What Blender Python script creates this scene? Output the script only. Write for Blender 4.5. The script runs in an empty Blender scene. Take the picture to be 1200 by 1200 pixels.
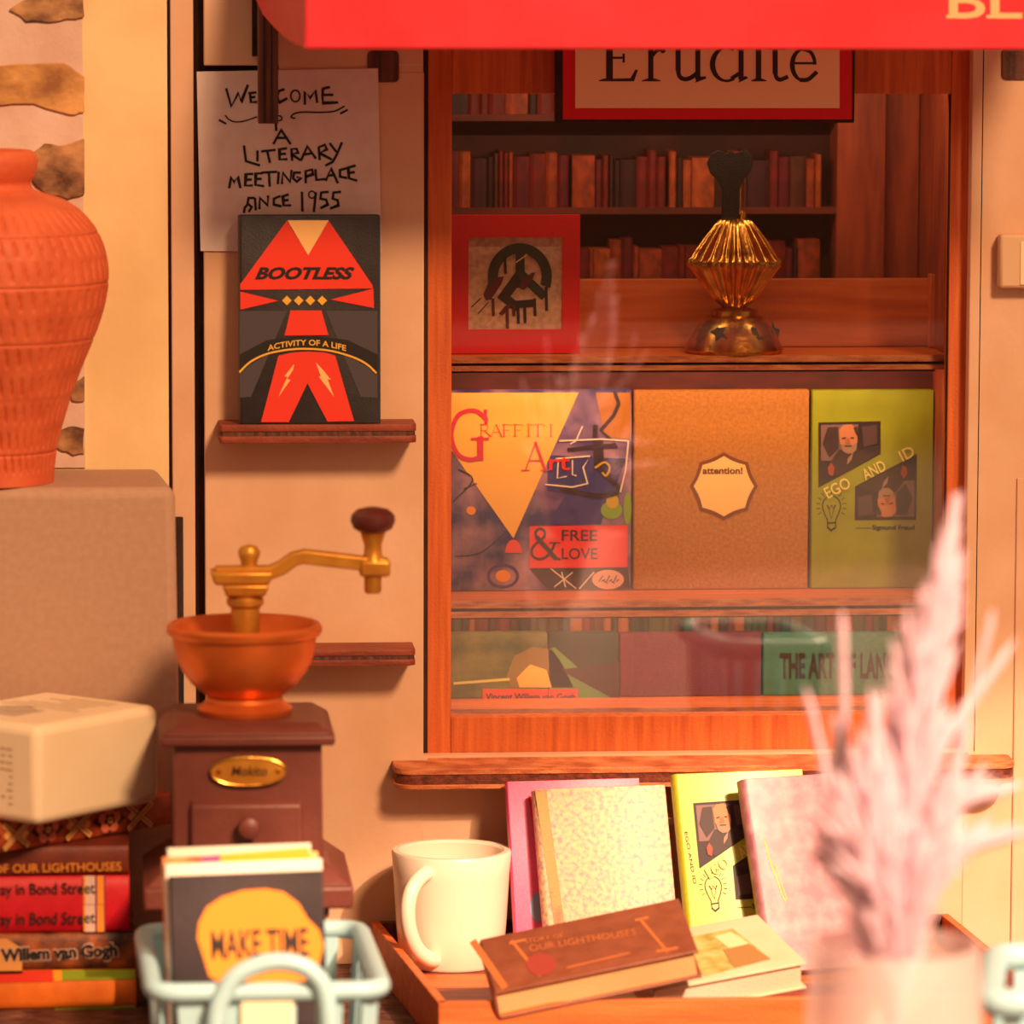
import bpy, bmesh, math, random
from mathutils import Vector, Matrix
random.seed(7)
sc = bpy.context.scene
COL = sc.collection
R = math.radians

# ------------------------------------------------------------------ camera
FPX = 6000.0; DIST = 6.0
YAW, PITCH, ROLL = R(4.6), R(6.6), R(0.17)
F = Vector((math.sin(YAW)*math.cos(PITCH), math.cos(YAW)*math.cos(PITCH), -math.sin(PITCH)))
RT0 = Vector((math.cos(YAW), -math.sin(YAW), 0)); UP0 = RT0.cross(F)
RT = RT0*math.cos(ROLL) + UP0*math.sin(ROLL); UP = UP0*math.cos(ROLL) - RT0*math.sin(ROLL)
def ray(px, py): return F + RT*((px-600)/FPX) - UP*((py-600)/FPX)
C = -F*DIST
d0 = ray(435, 1130); FLOOR0 = (C + d0*(-C.y/d0.y)).z
C.z -= FLOOR0                                   # the floor is z = 0
def P(px, py, Y):
    d = ray(px, py); return C + d*((Y-C.y)/d.y)
def onz(px, py, z):
    d = ray(px, py); return C + d*((z-C.z)/d.z)
class Plane:
    def __init__(s, p, n): s.p = Vector(p); s.n = Vector(n).normalized()
    def at(s, px, py, off=0.0):                 # off: metres in front of the plane, along its normal
        d = ray(px, py); q = s.p + s.n*off
        return C + d*((q-C).dot(s.n)/d.dot(s.n))
def vplane(Y): return Plane((0, Y, 0), (0, -1, 0))
cam = bpy.data.objects.new('camera', bpy.data.cameras.new('camera')); COL.objects.link(cam)
cam.matrix_world = Matrix(((RT.x, UP.x, -F.x, C.x), (RT.y, UP.y, -F.y, C.y), (RT.z, UP.z, -F.z, C.z), (0, 0, 0, 1)))
cam.data.sensor_width = 36; cam.data.lens = 36*FPX/1200
cam.data.clip_start = .05; cam.data.clip_end = 100
cam.data.dof.use_dof = True; cam.data.dof.focus_distance = 6.02; cam.data.dof.aperture_fstop = 3.3
sc.camera = cam

# ------------------------------------------------------------------ light
sc.view_settings.view_transform = 'Standard'; sc.view_settings.look = 'None'
sc.view_settings.gamma = 1; sc.view_settings.use_curve_mapping = False
sc.view_settings.exposure = 0.0
w = bpy.data.worlds.new('world'); sc.world = w; w.use_nodes = True
w.node_tree.nodes['Background'].inputs[0].default_value = (1.0, .56, .34, 1)
w.node_tree.nodes['Background'].inputs[1].default_value = .58
LD = Vector((-.36, 1, -.72)).normalized()       # the way the light travels
def sun(name, energy, color, ang, d):
    l = bpy.data.lights.new(name, 'SUN'); l.energy = energy; l.color = color; l.angle = R(ang)
    o = bpy.data.objects.new(name, l); COL.objects.link(o); o.rotation_euler = Vector(d).to_track_quat('-Z', 'Y').to_euler(); o.location = (2, -3, 4); return o
sun('sun', 3.2, (1, .60, .31), 9.0, LD)
def spot(name, energy, color, target, dist, d, angle, blend, size):
    l = bpy.data.lights.new(name, 'SPOT'); l.energy = energy; l.color = color; l.spot_size = R(angle); l.spot_blend = blend; l.shadow_soft_size = size
    o = bpy.data.objects.new(name, l); COL.objects.link(o); o.location = Vector(target) - Vector(d).normalized()*dist
    o.rotation_euler = Vector(d).to_track_quat('-Z', 'Y').to_euler(); return o
_e = P(900, 830, 0) - LD*6.5                     # position of the added key spot, its cone shaped to end just above the sill
_h = Vector((LD.x, LD.y, 0)).normalized(); _a = math.asin(-LD.z) + R(17)
_ax = _h*math.cos(_a) - Vector((0, 0, math.sin(_a)))
spot('key_spot_light', 3000, (1, .64, .43), _e + _ax*6, 6, _ax, 34, .06, .07)
sc.cycles.use_denoising = True
sc.cycles.max_bounces = 8; sc.cycles.transparent_max_bounces = 16

# ------------------------------------------------------------------ materials
def lin(c):
    c = [x/255 for x in c] if max(c) > 1 else c
    return tuple((x/12.92 if x <= .04045 else ((x+.055)/1.055)**2.4) for x in c[:3]) + (1,)
_M = {}
def mat(name, col, rough=.6, metal=0, col2=None, scale=(20, 20, 20), bump=0, bscale=200, spec=.4, coat=0, detail=4, lo=.35, hi=.65, crough=.3):
    if name in _M: return _M[name]
    m = bpy.data.materials.new(name); m.use_nodes = True; _M[name] = m
    nt = m.node_tree; b = nt.nodes['Principled BSDF']
    b.inputs['Base Color'].default_value = lin(col); b.inputs['Roughness'].default_value = rough
    b.inputs['Metallic'].default_value = metal; b.inputs['Specular IOR Level'].default_value = spec
    b.inputs['Coat Weight'].default_value = coat; b.inputs['Coat Roughness'].default_value = crough
    tc = nt.nodes.new('ShaderNodeTexCoord')
    if col2:
        mp = nt.nodes.new('ShaderNodeMapping'); mp.inputs['Scale'].default_value = scale
        nz = nt.nodes.new('ShaderNodeTexNoise'); nz.inputs['Scale'].default_value = 1; nz.inputs['Detail'].default_value = detail
        cr = nt.nodes.new('ShaderNodeValToRGB')
        cr.color_ramp.elements[0].position = lo; cr.color_ramp.elements[1].position = hi
        cr.color_ramp.elements[0].color = lin(col); cr.color_ramp.elements[1].color = lin(col2)
        nt.links.new(tc.outputs['Object'], mp.inputs[0]); nt.links.new(mp.outputs[0], nz.inputs['Vector'])
        nt.links.new(nz.outputs[0], cr.inputs[0]); nt.links.new(cr.outputs[0], b.inputs['Base Color'])
    if bump:
        n2 = nt.nodes.new('ShaderNodeTexNoise'); n2.inputs['Scale'].default_value = bscale; n2.inputs['Detail'].default_value = 3
        bp = nt.nodes.new('ShaderNodeBump'); bp.inputs['Strength'].default_value = bump; bp.inputs['Distance'].default_value = .002
        nt.links.new(tc.outputs['Object'], n2.inputs['Vector']); nt.links.new(n2.outputs[0], bp.inputs['Height'])
        nt.links.new(bp.outputs[0], b.inputs['Normal'])
    return m
def flat(name, col, rough=.6): return mat('print_'+name, col, rough)
WALL = mat('painted_card_wall', (224, 184, 154), .8, 0, (214, 170, 136), (9, 9, 9), .15, 120)
WALLB = mat('painted_card_wall_left', (240, 212, 160), .8, 0, (226, 192, 140), (7, 7, 7), .15, 120)
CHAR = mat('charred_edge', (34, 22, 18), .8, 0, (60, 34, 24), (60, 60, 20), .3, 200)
WOODV = mat('orange_plywood_upright', (216, 114, 54), .5, 0, (180, 80, 34), (130, 130, 7), .3, 300, lo=.3, hi=.72)
WOODH = mat('orange_plywood_level', (222, 118, 58), .5, 0, (186, 86, 38), (7, 90, 90), .3, 300, lo=.3, hi=.72)
PLYE = mat('plywood_edge_pale', (214, 134, 84), .6, 0, (170, 84, 48), (30, 30, 160), .6, 300)
PLYD = mat('plywood_edge_dark', (84, 34, 20), .7, 0, (140, 62, 34), (90, 90, 160), .7, 260, lo=.4, hi=.75)
BRNW = mat('red_brown_wood', (150, 70, 46), .55, 0, (118, 50, 34), (14, 90, 120), .4, 260)
DARKW = mat('dark_plank', (56, 30, 24), .6, 0, (150, 104, 88), (40, 160, 90), .5, 120, lo=.45, hi=.8, detail=8)
STAIN = mat('dark_stained_wood', (60, 36, 30), .6, 0, (110, 62, 44), (160, 160, 8), .5, 200)
PAPERG = mat('grey_card', (226, 208, 202), .8, 0, (216, 196, 190), (30, 30, 30))
GREYB = mat('grey_plinth_card', (184, 148, 126), .85, 0, (178, 141, 119), (120, 120, 120), .15, 700)
TERRA = mat('terracotta', (216, 106, 66), .6, 0, (202, 92, 54), (25, 25, 25), .25, 160)
BRASS = mat('aged_brass', (226, 170, 78), .24, 1.0, (170, 112, 50), (70, 70, 70), .15, 200)
GOLDM = mat('matt_gold_metal', (212, 150, 58), .42, .6, (190, 126, 42), (30, 30, 30), .1, 150)
COPPER = mat('copper', (230, 124, 58), .38, .65, (214, 106, 44), (16, 16, 16), .1, 120)
BROWNP = mat('chocolate_brown_plastic', (112, 58, 48), .45, 0, (102, 50, 42), (20, 20, 20), .25, 220)
CREAM = mat('cream_glaze', (240, 220, 200), .35, coat=.2)
MINT = mat('mint_plastic', (164, 204, 212), .35, spec=.5)
PAGES = mat('book_pages', (236, 214, 194), .8, 0, (212, 184, 156), (4, 4, 500), .3, 300)
BLACK = mat('black_print', (26, 20, 20), .6)
REDC = mat('red_awning_cloth', (252, 66, 84), .40, 0, (246, 54, 66), (8, 8, 8), .1, 60, spec=.5)
def glassmat():
    m = bpy.data.materials.new('window_glass'); m.use_nodes = True; nt = m.node_tree; nt.nodes.clear()
    o = nt.nodes.new('ShaderNodeOutputMaterial'); mx = nt.nodes.new('ShaderNodeMixShader')
    t = nt.nodes.new('ShaderNodeBsdfTransparent'); t.inputs[0].default_value = (.97, .97, .96, 1)
    g = nt.nodes.new('ShaderNodeBsdfGlossy'); g.inputs['Roughness'].default_value = 0.0
    mx.inputs[0].default_value = .14
    nt.links.new(t.outputs[0], mx.inputs[1]); nt.links.new(g.outputs[0], mx.inputs[2]); nt.links.new(mx.outputs[0], o.inputs[0]); return m
GLASS = glassmat()
def softmat(name, col, trans, alpha):
    m = bpy.data.materials.new(name); m.use_nodes = True; nt = m.node_tree; nt.nodes.clear()
    o = nt.nodes.new('ShaderNodeOutputMaterial'); mx = nt.nodes.new('ShaderNodeMixShader'); mx2 = nt.nodes.new('ShaderNodeMixShader')
    d = nt.nodes.new('ShaderNodeBsdfDiffuse'); t = nt.nodes.new('ShaderNodeBsdfTranslucent'); tr = nt.nodes.new('ShaderNodeBsdfTransparent')
    d.inputs[0].default_value = lin(col); t.inputs[0].default_value = lin(col)
    mx.inputs[0].default_value = trans; mx2.inputs[0].default_value = alpha
    nt.links.new(d.outputs[0], mx.inputs[1]); nt.links.new(t.outputs[0], mx.inputs[2])
    nt.links.new(tr.outputs[0], mx2.inputs[1]); nt.links.new(mx.outputs[0], mx2.inputs[2]); nt.links.new(mx2.outputs[0], o.inputs[0]); return m
PLUME = softmat('pink_plume', (255, 240, 248), .6, .9)
MILK = softmat('milky_glass', (255, 238, 236), .5, .42)

# ------------------------------------------------------------------ mesh helpers
class MB:
    def __init__(s): s.v = []; s.f = []
    def add(s, vs, fs):
        n = len(s.v); s.v += [Vector(v) for v in vs]; s.f += [tuple(i+n for i in f) for f in fs]; return s
    def hexa(s, b, t):                       # 4 bottom + 4 top points, same winding
        return s.add(list(b)+list(t), [(3, 2, 1, 0), (4, 5, 6, 7), (0, 1, 5, 4), (1, 2, 6, 5), (2, 3, 7, 6), (3, 0, 4, 7)])
    def box(s, a, b):
        x0, y0, z0 = a; x1, y1, z1 = b
        x0, x1 = sorted((x0, x1)); y0, y1 = sorted((y0, y1)); z0, z1 = sorted((z0, z1))
        return s.hexa([(x0, y0, z0), (x1, y0, z0), (x1, y1, z0), (x0, y1, z0)], [(x0, y0, z1), (x1, y0, z1), (x1, y1, z1), (x0, y1, z1)])
    def prism(s, pts, d):
        n = len(pts); d = Vector(d); p2 = [Vector(p)+d for p in pts]
        return s.add([Vector(p) for p in pts]+p2, [tuple(range(n))[::-1], tuple(range(n, 2*n))]+[(i, (i+1) % n, n+(i+1) % n, n+i) for i in range(n)])
    def ngon(s, pts): return s.add(pts, [tuple(range(len(pts)))])
    def lathe(s, c, prof, seg=48, rf=None, cap=True):
        c = Vector(c); n = len(prof); vs = []; fs = []
        for j, (r, z) in enumerate(prof):
            for i in range(seg):
                a = 2*math.pi*i/seg; rr = rf(r, z, a) if rf else r
                vs.append(c+Vector((rr*math.cos(a), rr*math.sin(a), z)))
        for j in range(n-1):
            for i in range(seg):
                k = (i+1) % seg; fs.append((j*seg+i, j*seg+k, (j+1)*seg+k, (j+1)*seg+i))
        if cap: fs.append(tuple(range(seg))[::-1]); fs.append(tuple((n-1)*seg+i for i in range(seg)))
        return s.add(vs, fs)
    def tube(s, path, rad, seg=12, flat=1.0):
        path = [Vector(p) for p in path]; n = len(path)
        if not hasattr(rad, '__len__'): rad = [rad]*n
        vs = []; fs = []; up = Vector((0, 0, 1)); prevx = None
        for i, p in enumerate(path):
            t = (path[min(i+1, n-1)]-path[max(i-1, 0)]).normalized()
            x = t.cross(Vector((0, 1, 0))) if prevx is None else prevx - t*prevx.dot(t)
            if x.length < 1e-4: x = t.cross(Vector((1, 0, 0)))
            x.normalize(); prevx = x; y = t.cross(x)
            for k in range(seg):
                a = 2*math.pi*k/seg; vs.append(p+x*rad[i]*math.cos(a)+y*rad[i]*flat*math.sin(a))
        for i in range(n-1):
            for k in range(seg):
                l = (k+1) % seg; fs.append((i*seg+k, i*seg+l, (i+1)*seg+l, (i+1)*seg+k))
        fs.append(tuple(range(seg))[::-1]); fs.append(tuple((n-1)*seg+k for k in range(seg)))
        return s.add(vs, fs)
    def rbar(s, path, hw, hd):               # rectangular bar swept in the x-z plane (hw half height in plane, hd half depth in y)
        path = [Vector(p) for p in path]; n = len(path); vs = []; fs = []
        for i, p in enumerate(path):
            t = (path[min(i+1, n-1)]-path[max(i-1, 0)]).normalized(); nrm = Vector((-t.z, 0, t.x)).normalized()
            for a, b in ((-1, -1), (1, -1), (1, 1), (-1, 1)): vs.append(p+nrm*hw*a+Vector((0, hd*b, 0)))
        for i in range(n-1):
            for k in range(4):
                l = (k+1) % 4; fs.append((i*4+k, i*4+l, (i+1)*4+l, (i+1)*4+k))
        fs.append((3, 2, 1, 0)); fs.append(tuple((n-1)*4+k for k in range(4)))
        return s.add(vs, fs)
def build(name, mb, m, parent=None, bevel=0, smooth=False, seg=2, local=False, origin=None, kind=None, label=None):
    """points are world points unless local=True (then they are in the parent's frame)"""
    me = bpy.data.meshes.new(name)
    if parent is not None:
        o = bpy.data.objects.new(name, me); o.parent = parent
        Mi = Matrix.Identity(4) if local else Matrix(parent['_m']).transposed().inverted() if '_m' in parent else Matrix.Identity(4)
        vs = [Mi @ v for v in mb.v]; o['_m'] = parent['_m'] if '_m' in parent else mflat(Matrix.Identity(4))
    else:
        o = bpy.data.objects.new(name, me)
        if origin is None:
            lo = [min(v[i] for v in mb.v) for i in range(3)]; hi = [max(v[i] for v in mb.v) for i in range(3)]
            origin = Vector(((lo[0]+hi[0])/2, (lo[1]+hi[1])/2, lo[2]))
        origin = Vector(origin); vs = [v-origin for v in mb.v]; o.location = origin; o['_m'] = mflat(Matrix.Translation(origin))
    me.from_pydata([tuple(v) for v in vs], [], mb.f); me.validate(); me.update()
    bm = bmesh.new(); bm.from_mesh(me); bmesh.ops.recalc_face_normals(bm, faces=bm.faces); bm.to_mesh(me); bm.free()
    me.materials.append(m); COL.objects.link(o)
    if smooth:
        for p in me.polygons: p.use_smooth = True
        try: me.set_sharp_from_angle(angle=R(38))
        except Exception: pass
    if bevel:
        md = o.modifiers.new('bevel', 'BEVEL'); md.width = bevel; md.segments = seg; md.limit_method = 'ANGLE'; md.angle_limit = R(40)
        for p in me.polygons: p.use_smooth = True
        try: me.set_sharp_from_angle(angle=R(60))
        except Exception: pass
    if kind: o['kind'] = kind
    if label: o['label'] = label
    return o
def mflat(M): return [list(c) for c in M.transposed()]
def thing(name, label, cat, M=None, group=None):
    o = bpy.data.objects.new(name, None); COL.objects.link(o); o.empty_display_size = .02
    M = Matrix.Identity(4) if M is None else (M if isinstance(M, Matrix) else Matrix.Translation(Vector(M)))
    o.matrix_basis = M; o['_m'] = mflat(M); o['label'] = label; o['category'] = cat
    if group: o['group'] = group
    return o
def tag(o, label, cat, group=None):
    o['label'] = label; o['category'] = cat
    if group: o['group'] = group
    return o
def struct(name, mb, m, bevel=0, parent=None):
    o = build(name, mb, m, parent, bevel)
    if parent is None: o['kind'] = 'structure'
    return o
def pbox(x0, y0, x1, y1, Ya, Yb):            # box whose front face spans those pixels at depth Ya (front), going back to Yb
    a = P(x0, y0, Ya); b = P(x1, y1, Ya); return MB().box((a.x, Ya, b.z), (b.x, Yb, a.z))

# ------------------------------------------------------------------ print helpers: 2-D drawings laid on a real surface
class Ink:
    def __init__(s, pl, x0=0, y0=0, sc_=1.0, fn=None): s.pl = pl; s.x0 = x0; s.y0 = y0; s.s = sc_; s.by = {}; s.fn = fn; s.k = 0
    def pt(s, x, y, off):
        if s.fn: return s.fn(x, y, off)
        return s.pl.at(s.x0+x/s.s, s.y0+y/s.s, off)
    def mb(s, m, layer):
        k = (m.name, layer)
        if k not in s.by: s.by[k] = (m, MB(), .0004*(layer+1))
        s.k += 1; m_, b_, o_ = s.by[k]
        return m_, b_, o_ + (s.k % 14)*.00002
    def poly(s, pts, m, layer=0):
        _, b, off = s.mb(m, layer); b.ngon([s.pt(x, y, off) for x, y in pts]); return s
    def rect(s, x0, y0, x1, y1, m, layer=0): return s.poly([(x0, y0), (x1, y0), (x1, y1), (x0, y1)], m, layer)
    def ell(s, cx, cy, rx, ry, m, layer=0, n=28, a0=0, a1=360):
        return s.poly([(cx+rx*math.cos(R(a0+(a1-a0)*i/n)), cy+ry*math.sin(R(a0+(a1-a0)*i/n))) for i in range(n+(a1-a0 < 360))], m, layer)
    def ring(s, cx, cy, rx, ry, tx, ty, m, layer=0, a0=0, a1=360, n=32):
        _, b, off = s.mb(m, layer)
        for i in range(n):
            q = []
            for j, k in ((i, 1), (i+1, 1), (i+1, 0), (i, 0)):
                a = R(a0+(a1-a0)*j/n); q.append(s.pt(cx+(rx-tx*(1-k))*math.cos(a), cy+(ry-ty*(1-k))*math.sin(a), off))
            b.ngon(q)
        return s
    def line(s, pts, wd, m, layer=0, smooth=False):
        _, b, off = s.mb(m, layer)
        if smooth and len(pts) > 2:
            q = []
            pp = [pts[0]]+list(pts)+[pts[-1]]
            for i in range(1, len(pp)-2):
                for t in (0, .25, .5, .75):
                    p0, p1, p2, p3 = pp[i-1:i+3]
                    q.append(tuple(.5*(2*p1[c]+(p2[c]-p0[c])*t+(2*p0[c]-5*p1[c]+4*p2[c]-p3[c])*t*t+(3*p1[c]-p0[c]-3*p2[c]+p3[c])*t**3) for c in (0, 1)))
            q.append(pts[-1]); pts = q
        h = wd/2; n = len(pts); L = []
        for i in range(n):
            a = pts[max(i-1, 0)]; c = pts[min(i+1, n-1)]; p = pts[i]
            d = Vector((c[0]-a[0], c[1]-a[1])); d = d.normalized() if d.length > 1e-9 else Vector((1, 0)); nn = Vector((-d.y, d.x))
            k = 1.0
            if 0 < i < n-1:
                d1 = Vector((p[0]-a[0], p[1]-a[1]))
                if d1.length > 1e-9: k = min(1.6, 1/max(.3, abs(d1.normalized().dot(d))))
            ex = d*h*(-.8 if i == 0 else (.8 if i == n-1 else 0))
            L.append(((p[0]+nn.x*h*k+ex.x, p[1]+nn.y*h*k+ex.y), (p[0]-nn.x*h*k+ex.x, p[1]-nn.y*h*k+ex.y)))
        for i in range(n-1):
            b.ngon([s.pt(*L[i][0], off), s.pt(*L[i+1][0], off), s.pt(*L[i+1][1], off), s.pt(*L[i][1], off)])
        return s
    def text(s, t, x, y, h, m, layer=0, width=None, rot=0, bold=0, shear=0, arc=None, align='LEFT'):
        cu = bpy.data.curves.new('t', 'FONT'); cu.body = t; cu.resolution_u = 3; cu.offset = bold; cu.shear = shear
        o = bpy.data.objects.new('t', cu); me = o.to_mesh()
        vs = [v.co.copy() for v in me.vertices]; fs = [tuple(p.vertices) for p in me.polygons]; o.to_mesh_clear()
        bpy.data.objects.remove(o); bpy.data.curves.remove(cu)
        if not vs: return s
        _, b, off = s.mb(m, layer)
        x0 = min(v.x for v in vs); x1 = max(v.x for v in vs); sy = h/.70; sx = width/(x1-x0) if width else sy
        out = []
        for v in vs:
            X = (v.x-x0)*sx; Yy = v.y*sy
            if align == 'CENTER': X -= (x1-x0)*sx/2
            if arc: Yy += -arc*((X/((x1-x0)*sx)-.5)**2)*4
            c, q = math.cos(R(rot)), math.sin(R(rot))
            out.append(s.pt(x+X*c-Yy*q*-1*-1, y-(X*q+Yy*c), off))
        b.add(out, fs); return s
    def emit(s, parent, name='cover_print'):
        for (mn, l), (m, b, off) in s.by.items(): build(name, b, m, parent)
SER = {  # thin serif capitals drawn with strokes: (points, weight, serif ends)
 'G': [([(.95, .18), (.75, .03), (.5, 0), (.2, .12), (.04, .5), (.2, .88), (.52, 1), (.8, .95)], 1, 0), ([(.8, .58), (.8, .97)], 1.4, 0), ([(.58, .58), (1.0, .58)], .6, 0), ([(.93, 0), (.95, .25)], .7, 0)],
 'R': [([(.2, 0), (.2, 1)], 1.3, 1), ([(.2, .02), (.6, .04), (.72, .25), (.58, .48), (.2, .5)], .8, 0), ([(.45, .5), (.9, .98)], 1.2, 0)],
 'A': [([(.5, 0), (.08, 1)], .6, 2), ([(.5, 0), (.9, 1)], 1.3, 2), ([(.24, .65), (.74, .65)], .6, 0)],
 'F': [([(.22, 0), (.22, 1)], 1.3, 1), ([(.2, .02), (.8, .02), (.8, .2)], .6, 0), ([(.22, .48), (.62, .48)], .6, 0)],
 'I': [([(.4, 0), (.4, 1)], 1.3, 1)],
 'T': [([(.5, 0), (.5, 1)], 1.3, 2), ([(.05, .18), (.05, .02), (.95, .02), (.95, .18)], .6, 0)],
}
def serif(ink, t, x, y, h, wd, m, layer, adv=.85, lw=.07):
    for ch in t:
        for pts, wt, se in SER[ch]:
            q = [(x+p[0]*wd, y-h+p[1]*h) for p in pts]
            ink.line(q, h*lw*wt, m, layer, smooth=len(q) > 3)
            for e in ((0, -1) if se == 1 else ((-1,) if se == 2 else ())):
                ink.line([(q[e][0]-.16*wd, q[e][1]), (q[e][0]+.16*wd, q[e][1])], h*lw*.6, m, layer)
        x += wd*(adv if ch != 'I' else adv*.72)

# ================================================================== SETTING
fl = MB(); fl.box((-4, -9, -.04), (5, .03, 0)); struct('floor', fl, DARKW)
struct('wall_room', MB().box((-5, -9.3, 0), (6, -9.2, 2.6)), mat('dim_room_wall', (120, 84, 62), .9))
struct('wall_behind', MB().box((-1.2, .346, 0), (1.2, .356, 1.6)), mat('dim_room_wall', (120, 84, 62), .9))
# planks of the walk near the front: real boards with joints
ZT = P(600, -420, 0).z
def wpanel(x0, y0, x1, y1, Y0=0, Y1=.03): return pbox(x0, y0, x1, y1, Y0, Y1)
def wall_piece(parts, name, m, bevel=.0015):
    b = MB()
    for (x0, y0, x1, y1, Ya, Yb) in parts:
        a = P(x0, y0, Ya); c = P(x1, y1, Ya); zb = 0 if y1 > 1120 else c.z
        b.box((a.x, Ya, zb), (c.x, Yb, a.z))
    return struct(name, b, m, bevel)
wall_piece([(-300, -400, 201, 1130, .004, .05)], 'wall_left', WALLB)
wall_piece([(197.5, -400, 231, 1130, 0, .05)], 'trim_1', WALL)
wall_piece([(229, -400, 500, 1130, .022, .05)], 'trim_2', CHAR, 0)      # dark board seen in the joints
wall_piece([(238, 84, 496, 1130, 0, .022)], 'wall_centre', WALL)
wall_piece([(237, -400, 496, 77, 0, .022)], 'wall_upper', WALL)
o_ = wall_piece([(327, 70, 496, 90, 0.0005, .022)], 'trim_3', WALL, 0)
wall_piece([(494, 886, 1150, 1130, .0006, .022)], 'wall_lower', WALL, 0)
wall_piece([(1146, -400, 1330, 1130, 0, .022)], 'wall_right', WALL)
wall_piece([(498, -400, 1148, -60, 0, .06)], 'wall_over_window', WALL)
wall_piece([(1192, 560, 1300, 1130, -.003, .0)], 'trim_4', WALL)
wall_piece([(204, 606, 217, 1130, -.006, .0)], 'gap_shade_strip', CHAR)  # dark strip standing in for the shade in the gap beside the plinth
# charred inner edges of the wall openings (dark laser-cut faces)
x_ = P(1146, 600, 0).x
e = MB().box((x_-.0012, .0, P(600, 886, 0).z), (x_, .045, P(600, -60, 0).z)); struct('trim_6', e, CHAR)
e = pbox(497, -60, 1146, 884, .0225, .0245); 
# window recess backing strips behind the gap
z0, z1 = P(600, 884, .05).z, P(600, -60, .05).z
struct('trim_7', MB().box((P(496, 600, 0).x, .05, z0), (P(512, 600, 0).x, .056, z1)), CHAR)
struct('trim_8', MB().box((P(1128, 600, 0).x, .056, z0), (P(1150, 600, 0).x, .060, z1)), CHAR)

# painted stone patch at the left: white mortar slab with stones
st = thing('stone_patch', 'whitewashed stone wall patch with brown stones behind the terracotta vase', 'stonework', P(40, 545, .008))
MORT = mat('whitewash_mortar', (226, 196, 184), .85, 0, (212, 176, 160), (18, 18, 18), .5, 70)
a, b_ = P(-290, -300, .001), P(100, 548, .001)
build('mortar_slab', MB().box((a.x, .001, b_.z), (b_.x, .0039, a.z)), MORT, st)
STONE = mat('brown_stone', (92, 60, 44), .85, 0, (200, 150, 104), (26, 26, 34), .8, 90, lo=.38, hi=.68, detail=8)
STONE2 = mat('ochre_stone', (150, 100, 62), .85, 0, (222, 168, 104), (22, 22, 30), .8, 90, lo=.3, hi=.62, detail=8)
pl = vplane(.001)
def stone(pts, m):
    n = len(pts); q = []
    for i in range(n):
        a, b = pts[i], pts[(i+1) % n]
        q.append(a)
        for t in (.33, .66): q.append((a[0]+(b[0]-a[0])*t+random.uniform(-1.6, 1.6), a[1]+(b[1]-a[1])*t+random.uniform(-1.6, 1.6)))
    q = [(min(x, 99), y) for x, y in q]
    build('stone', MB().prism([pl.at(x, y) for x, y in q], (0, -.0035, 0)), m, st, bevel=.0015)
stone([(10, 12), (40, -6), (99, -12), (99, 20), (70, 25), (30, 26)], STONE)
stone([(-60, 80), (20, 75), (75, 74), (99, 90), (99, 132), (82, 135), (40, 122), (0, 124), (-60, 128)], STONE2)
stone([(34, 182), (52, 168), (75, 170), (99, 162), (99, 228), (80, 234), (52, 226), (38, 214)], STONE)
stone([(86, 268), (99, 262), (99, 282), (90, 280)], STONE2)
stone([(80, 452), (99, 440), (99, 470), (84, 470)], STONE)
stone([(62, 512), (80, 500), (99, 502), (99, 532), (86, 534), (64, 524)], STONE)
stone([(-90, 10), (-30, -5), (-8, 10), (-20, 30), (-80, 30)], STONE)
stone([(-250, 60), (-180, 50), (-110, 66), (-130, 96), (-240, 100)], STONE2)
stone([(-260, 300), (-190, 280), (-140, 300), (-170, 340), (-250, 336)], STONE)
stone([(-200, -120), (-90, -130), (-30, -100), (-60, -70), (-190, -76)], STONE2)
stone([(0, -180), (70, -190), (99, -170), (99, -130), (20, -120)], STONE)
stone([(-90, 190), (-20, 176), (-10, 220), (-80, 230)], STONE2)

# ================================================================== WINDOW
YF = .022                                       # front of the joinery
def wx(px): return P(px, 600, YF).x
win = thing('display_window', 'orange wooden shop window with glass in front of book displays', 'window', P(820, 884, YF))
def xz(x0, y0, x1, y1, Y): a = P(x0, y0, Y); b = P(x1, y1, Y); return a.x, min(a.z, b.z), b.x, max(a.z, b.z)
# jambs and rails drawn from their photographed corners
XL0, XL1 = P(501, 500, YF).x, P(529, 500, YF).x
XR0, XR1 = P(1110, 500, YF).x, P(1136, 500, YF).x
ZB0, ZB1 = P(830, 881, YF).z, P(830, 838, YF).z
ZT0, ZT1 = P(830, 110, YF).z, P(830, -30, YF).z
build('jamb', MB().box((XL0, YF, ZB0), (XL1, .05, ZT1)), WOODV, win, bevel=.001)
build('jamb', MB().box((XR0, YF, ZB0), (XR1, .05, ZT1)), WOODV, win, bevel=.001)
build('top_rail', MB().box((XL1, YF+.001, ZT0), (XR0, .05, ZT1)), WOODV, win, bevel=.001)
build('bottom_rail', MB().box((XL1, YF+.001, ZB0), (XR0, .05, ZB1)), WOODV, win, bevel=.001)
g = build('glass_pane', MB().box((XL1-.002, .036, ZB1-.002), (XR0+.002, .0375, ZT0+.002)), GLASS, win)
e = MB(); x_ = XR0
build('inner_edge', MB().box((x_-.0006, YF+.002, ZB1), (x_, .0355, ZT0)), CHAR, win)
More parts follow.
